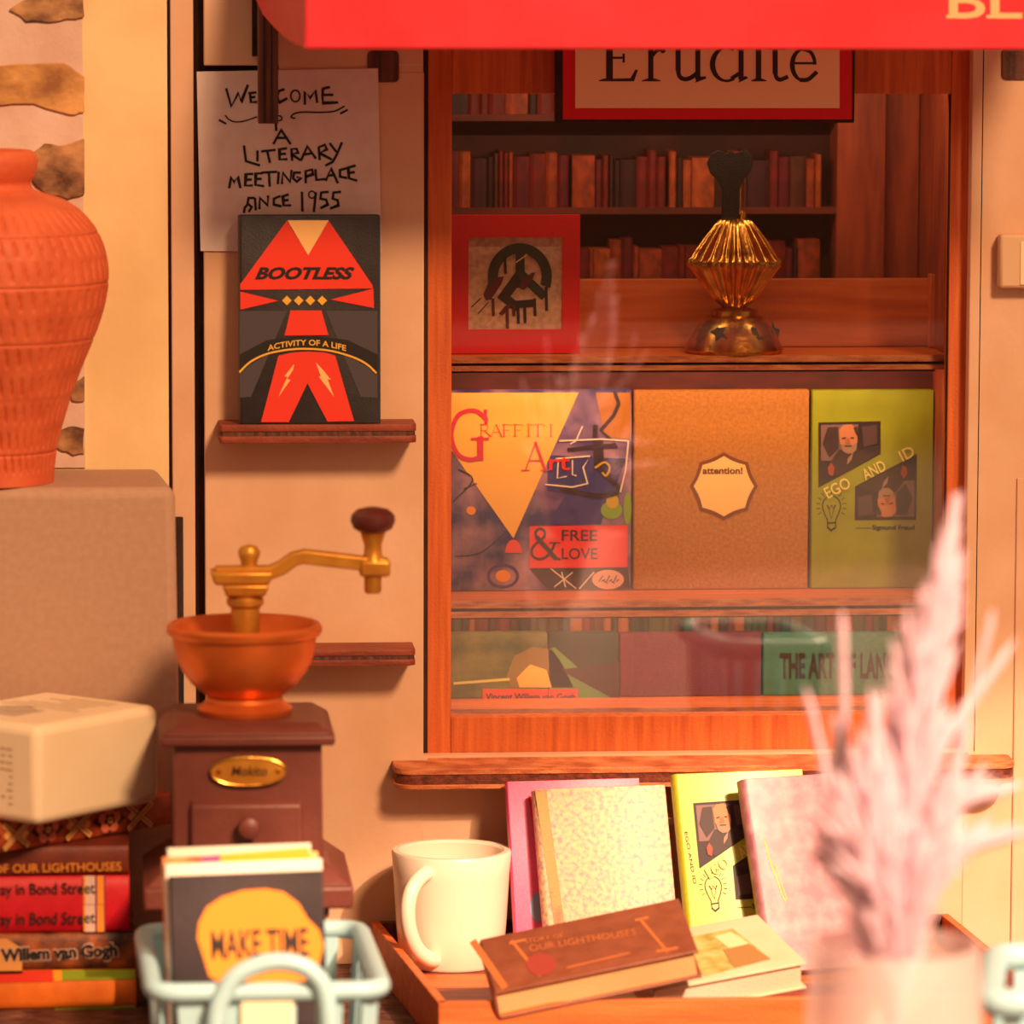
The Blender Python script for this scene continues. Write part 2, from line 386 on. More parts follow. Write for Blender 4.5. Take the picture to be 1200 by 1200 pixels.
# sill: rounded ends, ply layers
SF = -.064
def sillpoly(z, inset=0):
    xa, xb = P(457+6, 905, SF).x, P(1192, 905, SF).x; r = .022; q = []
    for i in range(9):
        a = math.pi+math.pi/2*i/8; q.append((xa+r+r*math.cos(a)+inset, SF+r+r*math.sin(a)+inset, z))
    for i in range(9):
        a = -math.pi/2+math.pi/2*i/8; q.append((xb-r+r*math.cos(a)-inset, SF+r+r*math.sin(a)+inset, z))
    q += [(xb-inset, -.0005, z), (xa+inset, -.0005, z)]
    return q
zt, zb = P(820, 898, SF).z, P(820, 922, SF).z
sill = thing('window_sill', 'orange plywood sill with rounded ends under the shop window', 'sill', (P(820, 900, 0).x, -.03, zb))
H = zt-zb
build('top_layer', MB().prism(sillpoly(zt-H*.3), (0, 0, H*.3)), PLYE, sill, bevel=.001)
build('core_layer', MB().prism(sillpoly(zb+H*.22, .0015), (0, 0, H*.48)), PLYD, sill)
build('bottom_layer', MB().prism(sillpoly(zb), (0, 0, H*.22)), PLYE, sill, bevel=.001)
# tongue of the sill running back under the frame
build('inner_ledge', MB().box((XL0, -.0005, zt-H), (XR1, .05, ZB0-.0005)), PLYE, sill)

# cabinet behind the glass
CB = .335
xa, xb = XL0+.002, P(1106, 500, .06).x
cab = thing('display_cabinet', 'deep orange plywood display cabinet with shelves seen through the window glass', 'cabinet', ((xa+xb)/2, .19, ZB0))
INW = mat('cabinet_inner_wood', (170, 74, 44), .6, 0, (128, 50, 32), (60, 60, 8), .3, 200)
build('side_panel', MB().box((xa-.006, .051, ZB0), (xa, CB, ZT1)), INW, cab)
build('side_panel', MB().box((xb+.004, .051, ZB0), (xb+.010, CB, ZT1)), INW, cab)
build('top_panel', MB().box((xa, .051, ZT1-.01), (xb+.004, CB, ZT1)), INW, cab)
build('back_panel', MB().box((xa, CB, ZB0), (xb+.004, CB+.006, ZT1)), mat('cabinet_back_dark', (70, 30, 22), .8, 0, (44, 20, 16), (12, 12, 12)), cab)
SH = .060
def cshelf(y_top, y_bot, Yback, mtop):
    z1, z0 = P(820, y_top, SH).z, P(820, y_bot, SH).z; h = z1-z0
    s = build('shelf_board', MB().box((xa, SH+.0008, z0+h*.0), (xb+.004, Yback, z1-.0008)), mtop, cab)
    m1 = MB()
    build('edge_layer', MB().box((xa, SH, z0+h*.55), (xb+.004, SH+.004, z1)), PLYE, s)
    build('edge_layer', MB().box((xa, SH+.0008, z0+h*.36), (xb+.004, SH+.004, z0+h*.55)), PLYD, s)
    build('edge_layer', MB().box((xa, SH, z0), (xb+.004, SH+.004, z0+h*.36)), PLYE, s)
    return z1, z0
s1t, s1b = cshelf(417, 434, .20, WOODH)
s2t, s2b = cshelf(702, 722, CB, WOODH)
s3t, s3b = cshelf(829, 842, CB, WOODH)
# ledge board with bracket on the top shelf
YL = .185
za = P(880, 327, YL).z
build('ledge_board', MB().box((P(679, 400, YL).x-.15, YL, s1t), (P(1089, 400, YL).x, YL+.012, za)), WOODH, cab, bevel=.0008)
build('ledge_bracket', MB().box((P(1090, 400, YL-.02).x, YL-.02, s1t), (P(1106, 400, YL-.02).x, YL+.004, P(1100, 322, YL-.02).z)), WOODV, cab, bevel=.0008)
build('backing_strip', MB().box((xa, .1672, s2t), (xb+.004, .17, s1b)), mat('dark_red_backing', (96, 30, 24), .7, 0, (70, 20, 18), (20, 4, 80)), cab)
# added fill lights with dark bars, hidden by shelf edges and rail, brighten the cabinet
for (zz_, yy_, pw) in ((s1b, .070, 1.0), (s2b, .070, .8), (P(820, 80, .06).z, .062, 1.3)):
    build('fill_light_bar', MB().box((xa+.01, yy_, zz_-.003), (xb-.01, yy_+.008, zz_-.0003)), CHAR, cab)
    l = bpy.data.lights.new('cabinet_fill_light', 'AREA'); l.shape = 'RECTANGLE'; l.size = (xb-xa)-.05; l.size_y = .006; l.energy = pw; l.color = (1, .62, .34)
    lo = bpy.data.objects.new('cabinet_fill_light', l); COL.objects.link(lo); lo.location = ((xa+xb)/2, yy_+.004, zz_-.0045); lo.rotation_euler = Vector((0, 1, -.9)).to_track_quat('-Z', 'Y').to_euler()
# bookcase at the rear
xs = P(976, 250, .30).x
bc = thing('rear_bookcase', 'dim dark wooden bookcase at the very back behind the upper glass', 'bookcase', ((xa+xs)/2, .31, s1t))
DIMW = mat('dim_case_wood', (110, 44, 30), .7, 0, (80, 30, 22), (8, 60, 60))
tops = [(64, 134), (172, 243), (279, 352)]
rows = []
for yt, yb in tops:
    z = P(760, yb, .275).z; rows.append((z, P(760, yt, .275).z-z))
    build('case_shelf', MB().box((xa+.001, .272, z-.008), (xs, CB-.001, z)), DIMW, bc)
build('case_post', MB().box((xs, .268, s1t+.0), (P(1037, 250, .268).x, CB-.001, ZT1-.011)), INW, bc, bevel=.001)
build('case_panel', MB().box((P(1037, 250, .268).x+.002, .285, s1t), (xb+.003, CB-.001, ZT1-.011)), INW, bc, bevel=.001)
kn = P(1011, 237, .268)
build('round_knob', MB().lathe((0, 0, 0), [(.0085, 0), (.009, .003), (.006, .006)], 16), CHAR, bc)
ko = bc.children[-1] if bc.children else None
for o in bpy.data.objects:
    if o.name == 'round_knob':
        for v in o.data.vertices: v.co = Matrix(bc['_m']).transposed().inverted() @ (kn + Vector((v.co.x, -v.co.z, v.co.y)))
bcols = [('dark red', (128, 26, 24)), ('rust orange', (170, 66, 30)), ('deep crimson', (110, 20, 34)), ('brown', (92, 42, 26)), ('dark plum', (70, 22, 34)), ('amber', (186, 84, 36)), ('dark maroon', (58, 18, 20))]
rown = ['top', 'middle', 'lower']
def ordinal(n):
    return str(n)+('th' if 10 < n % 100 < 14 else {1: 'st', 2: 'nd', 3: 'rd'}.get(n % 10, 'th'))
for r, (z, h) in enumerate(rows):
    x = xa+.004; cnt = 0
    while x < xs-.012:
        wd = random.choice([.006, .008, .009, .011, .014, .02]) if random.random() < .92 else .028
        if x+wd > xs-.008: break
        if random.random() < .1: x += .004
        cn, cc = random.choices(bcols, [5, 5, 3, 3, 2, 3, 3])[0]
        hh = h*random.uniform(.80, 1.0)*(.95 if r < 2 else 1)
        m = mat('spine_'+cn.replace(' ', '_'), cc, .6, 0, tuple(int(c*.7) for c in cc), (90, 90, 60))
        cnt += 1
        b = MB(); b.hexa([(x, .281, z), (x+wd*.5, .279, z), (x+wd-.0006, .281, z), (x+wd-.0006, .33, z)], [(x, .281, z+hh), (x+wd*.5, .279, z+hh), (x+wd-.0006, .281, z+hh), (x+wd-.0006, .33, z+hh)])
        b = MB().prism([(x, .330, z), (x, .282, z), (x+wd*.25, .2797, z), (x+wd*.75, .2797, z), (x+wd-.0006, .282, z), (x+wd-.0006, .330, z)], (0, 0, hh))
        o = build('shelved_book', b, m); tag(o, f'{cn} book spine, {ordinal(cnt)} from the left in the {rown[r]} row of the rear bookcase', 'book', 'books in the rear bookcase')
        x += wd
# low row of spines between the lower shelf and the leaning covers
zlow = P(820, 738, .25).z-.06
cnt = 0; x = xa+.01; lc = [('dark green', (50, 60, 30)), ('orange', (196, 106, 34)), ('dull red', (140, 50, 34)), ('olive', (90, 84, 34)), ('brown', (96, 50, 28))]
while x < P(1098, 730, .25).x:
    cnt += 1; wd = random.uniform(.008, .017); cn, cc = random.choice(lc)
    b = MB().prism([(x, .30, s3t), (x, .252, s3t), (x+wd*.25, .25, s3t), (x+wd*.75, .25, s3t), (x+wd-.0006, .252, s3t), (x+wd-.0006, .30, s3t)], (0, 0, s2b-s3t-random.uniform(.004, .012)))
    o = build('shelved_book', b, mat('low_spine_'+cn.replace(' ', '_'), cc, .6)); tag(o, f'{cn} spine, {ordinal(cnt)} from the left in the row under the lower window shelf', 'book', 'books under the lower window shelf')
    x += wd

# ---- things standing on the window shelves
def book_mesh(root, W, Hh, T, mcover, mpages=PAGES, cv=.003, rnd=.6):
    """local frame: x right, y back, z up; spine along x=0"""
    n = 7; pts = []
    q = []
    for i in range(n+1):
        a = math.pi/2+math.pi*i/n; q.append((T*rnd*.35*math.cos(a)+T*rnd*.35, T/2-T/2*math.sin(a)))
    # outer C shape of the cover
    outer = [(W, 0)]+[(p[0], p[1]) for p in q]+[(W, T)]
    inner = [(W, T-cv)]+[(max(p[0]+cv, p[0]), T-(p[1])) for p in []]
    inner = [(W, T-cv)]+[(T*rnd*.35+cv*.2+(T*rnd*.35-cv)*math.cos(math.pi*1.5-math.pi*i/n), T/2+(T/2-cv)*(-math.sin(math.pi*1.5-math.pi*i/n))) for i in range(n+1)]+[(W, cv)]
    poly = outer+inner
    build('cover', MB().prism([(x, y, 0) for x, y in poly], (0, 0, Hh)), mcover, root, local=True, bevel=.0008)
    pg = MB().box((T*rnd*.35, cv+.0003, .004), (W-.005, T-cv-.0003, Hh-.004)); build('pages', pg, mpages, root, local=True)
def face_up_book(): pass

# red framed picture
YP = .10
x0, z0, x1, z1 = xz(516, 404, 680, 252, YP)
pic = thing('framed_picture', 'red framed spray-paint picture of a dripping peace sign on the upper window shelf', 'picture', ((x0+x1)/2, YP, s1t))
RED = mat('red_gloss', (214, 22, 30), .45, bump=.2, bscale=300)
fz0, fz1 = s1t+.0003, z1
ix0, iz0, ix1, iz1 = xz(549, 386, 659, 278, YP)
build('frame', MB().box((x0, YP, fz0), (ix0, YP+.012, fz1)).box((ix1, YP, fz0), (x1, YP+.012, fz1)).box((ix0, YP, fz0), (ix1, YP+.012, iz0)).box((ix0, YP, iz1), (ix1, YP+.012, fz1)), RED, pic)
build('picture_sheet', MB().box((ix0, YP+.002, iz0), (ix1, YP+.011, iz1)), mat('beige_picture_paper', (214, 170, 140), .8, 0, (180, 140, 112), (150, 150, 150)), pic)
ink = Ink(vplane(YP+.002), 520, 240, 6.667)
DG = flat('dark_green', (38, 48, 34)); MR = flat('maroon', (84, 20, 22)); DK = flat('soot', (34, 24, 24))
ink.ring(595, 560, 250, 260, 80, 80, DG, 1, 165, 380)
ink.line([(595, 330), (600, 620)], 70, DG, 1).line([(600, 540), (470, 720)], 80, DK, 1).line([(600, 540), (770, 700)], 70, DG, 1)
ink.line([(540, 780), (680, 770)], 60, DK, 1).line([(470, 720), (560, 790)], 70, DK, 1)
ink.poly([(310, 700), (345, 620), (420, 565), (470, 560), (450, 620), (370, 740), (330, 745)], MR, 2)
ink.poly([(590, 625), (625, 580), (690, 530), (715, 530), (690, 590), (630, 665), (600, 655)], MR, 2)
ink.poly([(430, 850), (480, 790), (530, 770), (520, 800), (460, 865)], MR, 2)
for x, y0_, y1_ in ((385, 740, 860), (495, 800, 960), (545, 780, 860), (580, 770, 920), (632, 760, 915), (710, 740, 860), (800, 650, 820), (478, 420, 530)):
    ink.line([(x, y0_), (x+4, y1_)], 22, MR if x % 2 else DK, 2)
ink.line([(215, 800), (290, 730)], 8, DK, 1).line([(270, 850), (350, 760)], 7, DK, 1).line([(340, 940), (430, 860)], 7, flat('straw', (230, 180, 120)), 1).line([(565, 450), (650, 390)], 10, flat('straw', (230, 180, 120)), 3)
ink.emit(pic, 'picture_print')

# brass ornament
oc = P(860, 409, .115); oc.z = s1t
orn = thing('brass_ornament', 'fluted brass top-shaped ornament with a black key on a starred base', 'ornament', oc)
def hz(py, Y=.115): return P(860, py, Y).z - oc.z
k = .001*1.019
BPR = [(.058, 0), (.0595, .004), (.056, .010), (.050, .022), (.042, .034), (.036, .039)]
build('base', MB().lathe(oc, [(.058, 0), (.0595, .004), (.056, .010), (.050, .022), (.042, .034), (.036, .039), (.036, .042), (.0285, .0445), (.0285, .05), (.017, .053), (.013, .056)], 48), BRASS, orn, smooth=True)
def flr(r, z, a): return r*(1+(.075*math.cos(a*20) if r > .016 else 0))
zb_, zm_, zt_ = hz(358), hz(307), hz(258)
prof = [(.013, zb_-.004), (.016, zb_)]+[(.018+(.055-.018)*(t/8)**.95, zb_+(zm_-zb_)*t/8) for t in range(1, 8)]+[(.054, zm_-.003), (.054, zm_+.003)]+[(.053-(.053-.019)*(t/8)**1.15, zm_+(zt_-zm_)*t/8) for t in range(1, 9)]+[(.012, zt_+.003)]
build('fluted_body', MB().lathe(oc, prof, 240, flr), BRASS, orn, smooth=True)
kp = [(846, 258), (847, 222), (842, 212), (833, 203), (829, 192), (833, 181), (842, 176), (852, 180), (856, 176), (862, 180), (871, 176), (880, 180), (883, 191), (879, 202), (871, 211), (867, 222), (867, 258)]
pk = vplane(.112)
build('key', MB().prism([pk.at(x, y) for x, y in kp], (0, .008, 0)), mat('black_fabric', (22, 18, 18), .9, bump=1, bscale=600), orn, bevel=.001)
build('hook', MB().tube([P(867, 218, .115), P(867, 250, .113), P(870, 257, .11)], .0012, 8).lathe(P(871, 252, .11), [(.001, -.006), (.0035, -.003), (.004, 0), (.002, .005)], 12), BRASS, orn, smooth=True)
for pts in ([(838, 377), (843, 384), (851, 383), (847, 390), (853, 397), (845, 395), (838, 401), (838, 393), (831, 389), (838, 386)], [(882, 378), (888, 376), (886, 384), (889, 392), (896, 397), (889, 398), (882, 391), (880, 384)], [(905, 376), (908, 384), (914, 386), (909, 389), (912, 396), (906, 391), (904, 386)], [(812, 396), (816, 384), (824, 376), (819, 386), (817, 397)]):
    q = []
    for x, y in pts:     # lay the outline on the cone of the base
        d = ray(x, y); best = None
        for i in range(400):
            t = (.05-C.y)/d.y + i*.0003; p = C+d*t; rr = math.hypot(p.x-oc.x, p.y-oc.y); hgt = p.z-oc.z
            lim = .0
            for (ra, ha), (rb_, hb) in zip(BPR, BPR[1:]):
                if ha <= hgt <= hb: lim = ra+(rb_-ra)*(hgt-ha)/(hb-ha)+.0004
            if rr <= lim: best = p; break
        if best is None: best = p
        q.append(best)
    build('cut_out_mark', MB().ngon(q), CHAR, orn)

# the cover boards on the lower window shelf
YB = .150
def display_book(px0, px1, py0, py1, zbase, label, m, T=.016, xoff=True):
    x0, _, x1, z1 = xz(px0, py1, px1, py0, YB)
    x0 = max(x0, xa+.001); x1 = min(x1, xb+.003)
    M = Matrix.Translation(Vector((x0, YB, zbase)))
    r = thing('display_book', label, 'book', M, None)
    book_mesh(r, x1-x0-.0006, z1-zbase, T, m, cv=.002)
    return r
GB = mat('graffiti_purple', (50, 46, 104), .6, 0, (176, 130, 150), (18, 18, 18), .2, 300, lo=.4, hi=.66, detail=7)
gbk = display_book(516, 741, 457, 690, s2t, 'graffiti covered book with yellow triangle on the lower window shelf', GB)
ink = Ink(vplane(YB), 525, 450, 4.8)
YEL = flat('warm_yellow', (240, 176, 78)); CRI = flat('crimson', (206, 48, 72)); VR = flat('vivid_red', (226, 36, 26)); WH = flat('chalk', (226, 200, 180))
ORG = flat('ochre', (176, 106, 30)); LIM = flat('acid_green', (120, 150, 30)); PUR = flat('violet', (80, 50, 110)); BLU = flat('blue', (46, 52, 110))
ink.poly([(-40, 50), (735, 48), (368, 868), (-40, 290)], YEL, 1)
ink.poly([(830, 48), (1025, 48), (1025, 310), (880, 300)], ORG, 0)
ink.poly([(560, 400), (1000, 420), (920, 640), (560, 600)], BLU, 0).poly([(700, 560), (900, 640), (860, 790), (560, 790)], BLU, 0)
ink.ell(920, 710, 60, 50, LIM, 1).ell(925, 660, 35, 40, flat('mustard', (190, 150, 30)), 1).ell(1010, 700, 22, 90, LIM, 0).ell(130, 712, 26, 24, flat('orange_dot', (230, 140, 50)), 1).ell(310, 1080, 42, 34, flat('orange_dot', (230, 140, 50)), 1)
ink.ring(310, 1080, 90, 70, 16, 16, PUR, 1)
ink.line([(940, 50), (960, 110), (930, 180), (860, 260), (900, 300), (950, 345), (800, 355), (680, 370)], 20, DK, 2).line([(830, 240), (830, 330), (850, 470), (960, 590), (860, 630), (640, 590)], 26, DK, 2, True)
ink.line([(845, 330), (850, 460)], 55, DK, 1).line([(840, 460), (1010, 440), (900, 520)], 18, DK, 2)
ink.line([(630, 320), (860, 310), (1015, 320), (1000, 480), (970, 605)], 9, WH, 3).line([(610, 420), (800, 405), (760, 470), (785, 560), (700, 580), (550, 565)], 9, WH, 3).line([(620, 430), (615, 530), (665, 520)], 8, WH, 3).line([(700, 430), (700, 510), (720, 515)], 8, WH, 3).line([(755, 240), (720, 320), (690, 335)], 8, WH, 2)
ink.line([(830, 470), (880, 440), (910, 470), (890, 515), (870, 500)], 12, flat('mustard', (190, 150, 30)), 3, True)
ink.line([(30, 660), (140, 540), (60, 480)], 8, DK, 1, True).line([(40, 970), (180, 950), (320, 840)], 6, DK, 1, True).line([(90, 590), (160, 560)], 6, DK, 1)
ink.poly([(458, 1040), (1010, 1030), (1025, 1150), (560, 1155)], DK, 0).ell(900, 1100, 90, 55, flat('flesh_pink', (220, 160, 140)), 1)
for a, b in (((580, 1040), (720, 1150)), ((600, 1140), (700, 1060)), ((640, 1060), (660, 1140)), ((820, 1060), (740, 1150))): ink.line([a, b], 7, WH, 2)
for i in range(8): ink.line([(850+i*14, 1110), (870+i*13, 1080+(i % 3)*20)], 6, DK, 2)
ink.poly([(460, 800), (1010, 795), (1008, 1030), (458, 1036)], VR, 3)
ink.ell(368, 950, 46, 75, flat('coral', (226, 70, 62)), 2, 24, 180, 360)
serif(ink, 'G', 10, 425, 275, 215, CRI, 3, lw=.09)
serif(ink, 'RAFFIT', 172, 295, 68, 74, CRI, 3, lw=.06); serif(ink, 'I', 560, 295, 68, 50, CRI, 3, lw=.06)
serif(ink, 'A', 425, 485, 155, 135, CRI, 3, lw=.07); ink.text('rt', 568, 483, 92, VR, 3, width=120, bold=.01)
ink.text('FREE', 640, 882, 62, BLACK, 4, width=200, bold=.012).text('LOVE', 640, 985, 62, BLACK, 4, width=200, bold=.012)
ink.line([(628, 985), (600, 978), (560, 930), (505, 868), (492, 838), (512, 815), (540, 825), (542, 858), (505, 890), (474, 925), (475, 965), (508, 985), (548, 975), (582, 940), (600, 895)], 15, BLACK, 4, True).line([(505, 868), (565, 935), (605, 980)], 26, BLACK, 4).line([(572, 893), (628, 893)], 8, BLACK, 4)
ink.emit(gbk)
OCB = mat('ochre_cloth', (166, 104, 38), .7, 0, (190, 122, 52), (260, 260, 260), .4, 500)
abk = display_book(741, 949, 457, 688, s2t, 'plain ochre brown book with a small cream badge reading attention', OCB)
ink = Ink(vplane(YB), 780, 420, 2.857)
c0 = (195, 428)
def scal(cx, cy, r, rr):
    q = []
    for i in range(8):
        a0 = -90+45*i; a1 = a0+45
        p0 = (cx+r*math.cos(R(a0)), cy+r*math.sin(R(a0))); p1 = (cx+r*math.cos(R(a1)), cy+r*math.sin(R(a1)))
        for t in range(6):
            f = t/6; mx, my = p0[0]+(p1[0]-p0[0])*f, p0[1]+(p1[1]-p0[1])*f; s = 1-rr*math.sin(math.pi*f)
            q.append((cx+(mx-cx)*s, cy+(my-cy)*s))
    return q
ink.poly(scal(*c0, 114, .04), flat('brown_badge_rim', (118, 54, 24)), 1).poly(scal(*c0, 101, .04), flat('badge_cream', (244, 196, 118)), 2)
ink.text('attention!', 124, 386, 22, flat('brown_ink', (110, 44, 26)), 3, width=134, bold=.03)
ink.emit(abk)
LIME = mat('lime_cover', (152, 158, 22), .6, 0, (142, 146, 16), (30, 30, 30), .2, 400)
ebk = display_book(949, 1104, 457, 686, s2t, 'lime green book with two cut portraits of a bearded man on window shelf', LIME)
def ego_print(ink, L=1):
    DP = flat('photo_dark', (48, 32, 38)); GP = flat('photo_grey', (124, 92, 92)); SK = flat('portrait_skin', (196, 124, 84)); BE = flat('portrait_beard', (158, 122, 100)); CT = flat('cream_type', (236, 216, 120)); SU = flat('suit', (62, 44, 44))
    p1 = [(95, 175), (460, 168), (460, 360), (95, 558)]; p2 = [(310, 550), (672, 360), (668, 745), (308, 748)]
    for pp, fl_ in ((p1, 1), (p2, -1)):
        ink.poly(pp, DP, L)
        def q(x, y): return (x, y) if fl_ == 1 else (767-x, 916-y)
        ink.poly([q(110, 190), q(330, 186), q(320, 330), q(180, 400), q(110, 400)], GP, L+1)
        ink.poly([q(170, 400), q(215, 335), q(330, 330), q(400, 350), q(440, 365), q(210, 490), q(150, 470)], SU, L+2)
        ink.poly([q(215, 220), q(240, 190), q(290, 185), q(320, 215), q(325, 290), q(290, 350), q(250, 350), q(222, 300)], SK, L+3)
        ink.poly([q(226, 300), q(250, 308), q(272, 298), q(300, 308), q(322, 292), q(318, 335), q(296, 356), q(262, 358), q(236, 340)], BE, L+4)
        ink.poly([q(232, 266), q(256, 261), q(256, 268), q(234, 272)], SU, L+5).poly([q(284, 261), q(306, 262), q(304, 268), q(284, 267)], SU, L+5).poly([q(258, 270), q(276, 268), q(282, 298), q(252, 300)], flat('portrait_nose', (170, 100, 64)), L+5).line([q(252, 312), q(290, 312)], 5, SU, L+6)
        ink.poly([q(300, 205), q(325, 200), q(330, 260), q(318, 250)], SU, L+4)
        ink.poly([q(268, 385), q(300, 352), q(290, 392), q(262, 425)], BE, L+4).poly([q(150, 205), q(210, 200), q(215, 330), q(160, 380), q(120, 300)], SU, L+2).poly([q(350, 200), q(440, 190), q(440, 300), q(360, 320)], flat('photo_brown', (84, 60, 62)), L+2)
        ink.poly([q(150, 440), q(170, 410), q(190, 440), q(180, 490), q(155, 480)], flat('portrait_hand', (160, 70, 56)), L+4)
    ink.text('EGO', 152, 622, 66, CT, L+5, width=155, rot=27, bold=.008).text('AND', 372, 515, 66, CT, L+5, width=140, rot=27, bold=.008).text('ID', 590, 405, 66, CT, L+5, width=85, rot=27, bold=.008)
    ink.ring(172, 665, 56, 62, 6, 6, BLACK, L, 140, 400).line([(128, 705), (148, 745), (150, 785)], 6, BLACK, L).line([(216, 705), (196, 745), (196, 785)], 6, BLACK, L).line([(150, 790), (170, 808), (196, 790)], 10, BLACK, L).line([(150, 765), (196, 762)], 8, BLACK, L).line([(150, 660), (172, 740), (192, 660)], 4, BLACK, L).line([(145, 662), (160, 680), (172, 660), (184, 680), (198, 662)], 4, BLACK, L)
    for a in range(150, 400, 20):
        ink.line([(172+68*math.cos(R(a)), 665+74*math.sin(R(a))), (172+88*math.cos(R(a)), 665+96*math.sin(R(a)))], 4, BLACK, L)
    ink.line([(315, 795), (405, 794)], 4, BLACK, L).text('Sigmund Freud', 410, 803, 26, BLACK, L, width=248, bold=.03)
ink = Ink(vplane(YB), 940, 460, 5); ego_print(ink, 0); ink.emit(ebk)

# lowest row of covers
OLV = mat('olive_painting', (58, 66, 28), .6, 0, (120, 110, 50), (16, 16, 26), .3, 200, detail=7)
v1 = display_book(516, 642, 741, 826, s3t, 'painted green-yellow book cover with red name strip at lower left of window', OLV)
ink = Ink(vplane(YB), 520, 690, 3.158)
ink.poly([(230, 330), (260, 250), (330, 215), (400, 225), (440, 280), (480, 365), (250, 365)], flat('hat_ochre', (120, 92, 36)), 1).poly([(270, 330), (320, 280), (380, 300), (400, 365), (280, 365)], flat('straw_yellow', (214, 160, 60)), 2).line([(40, 350), (240, 335)], 10, flat('field_yellow', (190, 170, 80)), 1)
ink.rect(144, 370, 386, 428, flat('brick_red', (196, 62, 34)), 3)
ink.emit(v1)
v2 = display_book(642, 725, 741, 826, s3t, 'dark green book cover with pale diagonal stripe low in window', mat('bottle_green', (24, 54, 38), .5, 0, (18, 34, 26), (12, 12, 12)))
ink = Ink(vplane(YB), 520, 690, 3.158)
ink.poly([(388, 225), (410, 215), (635, 412), (565, 428), (392, 428)], flat('sage_stripe', (84, 120, 66)), 1).poly([(430, 300), (650, 270), (650, 412), (630, 408)], flat('near_black_plum', (46, 20, 24)), 2)
ink.emit(v2)
ink = Ink(vplane(YB), 520, 690, 3.158)
ink.rect(388, 370, 496, 428, flat('brick_red', (196, 62, 34)), 3).text('Vincent Willem van Gogh', 155, 411, 24, BLACK, 4, width=332, bold=.02)
ink.emit(v1, 'title_strip')
v3 = display_book(725, 893, 741, 826, s3t, 'plain maroon book cover low in the window', mat('maroon_cloth', (104, 26, 48), .6, 0, (90, 22, 40), (200, 200, 200), .3, 500))
v4 = display_book(893, 1104, 741, 826, s3t, 'grey-teal book cover with dark capitals low in the window', mat('teal_cloth', (60, 112, 92), .6, 0, (50, 98, 82), (200, 200, 200), .3, 500))
ink = Ink(vplane(YB), 0, 0, 1)
ink.text('THE ART OF LANGUAGE', 914, 794, 28, flat('dark_type', (40, 20, 18)), 1, width=178, bold=.035); ink.emit(v4)

# name board in front of the window head
YS = -.006
x0, z0, x1, z1 = xz(652, 144, 1003, -25, YS)
sg = thing('name_board', 'cream name board with red border and serif lettering over the window', 'sign', ((x0+x1)/2, YS, z0))
build('board', MB().box((x0, YS, z0), (x1, YF, z1)), CHAR, sg, bevel=.001)
ink = Ink(vplane(YS), 640, 50, 3.158)
ink.rect(62, -230, 1132, 284, flat('sign_red', (214, 14, 34)), 0).rect(108, -190, 1086, 242, flat('sign_cream', (248, 210, 164)), 1)
K = flat('ink_brown', (48, 28, 30))
def stem(x0, x1, y0, y1): ink.poly([(x0, y0), (x1, y0), (x1, y1), (x0, y1)], K, 2)
def foot(x0, x1, y=143, t=6): ink.poly([(x0, y), (x0, y-3), (x0+(x1-x0)*.3, y-t-4), (x0+(x1-x0)*.7, y-t-4), (x1, y-3), (x1, y)], K, 2)
stem(222, 247, -25, 140); foot(195, 262); ink.poly([(225, 143), (325, 143), (340, 100), (330, 100), (312, 132), (225, 134)], K, 2); ink.poly([(240, 52), (285, 52), (285, 60), (240, 60)], K, 2).poly([(283, 40), (291, 40), (291, 74), (283, 74)], K, 2); ink.poly([(200, -30), (320, -30), (320, 0), (312, 0), (300, -22), (200, -22)], K, 2)
stem(378, 397, 10, 140); foot(354, 424); ink.line([(352, 22), (380, 12)], 8, K, 2); ink.line([(396, 45), (412, 28), (432, 26)], 13, K, 2, True); ink.ell(432, 30, 10, 9, K, 2)
stem(479, 498, 10, 105); ink.line([(455, 18), (482, 14)], 7, K, 2); ink.line([(488, 100), (494, 125), (512, 135), (535, 130), (560, 112)], 16, K, 2, True); stem(552, 571, 10, 136); ink.line([(535, 18), (556, 14)], 7, K, 2); ink.poly([(560, 125), (592, 125), (592, 133), (552, 148)], K, 2)
ink.ring(668, 80, 62, 66, 20, 9, K, 2, 60, 300); ink.line([(690, 130), (718, 112)], 14, K, 2); ink.line([(698, 20), (716, 26)], 9, K, 2); stem(712, 731, -45, 136); ink.line([(690, -38), (714, -42)], 8, K, 2); ink.poly([(720, 125), (745, 125), (745, 133), (712, 148)], K, 2)
stem(776, 796, 10, 140); foot(758, 816); ink.line([(758, 20), (778, 13)], 7, K, 2); ink.ell(786, -22, 13, 13, K, 2)
stem(838, 857, -12, 115); ink.line([(847, 105), (852, 128), (866, 137), (890, 128)], 15, K, 2, True); ink.poly([(820, 18), (888, 18), (888, 26), (820, 26)], K, 2)
ink.ring(952, 82, 50, 62, 18, 9, K, 2, 95, 270); ink.line([(950, 24), (978, 34), (992, 60), (994, 76)], 13, K, 2, True); ink.poly([(915, 72), (1000, 72), (1000, 80), (915, 80)], K, 2); ink.line([(944, 138), (970, 136), (998, 112)], 15, K, 2, True)
ink.emit(sg, 'sign_print')

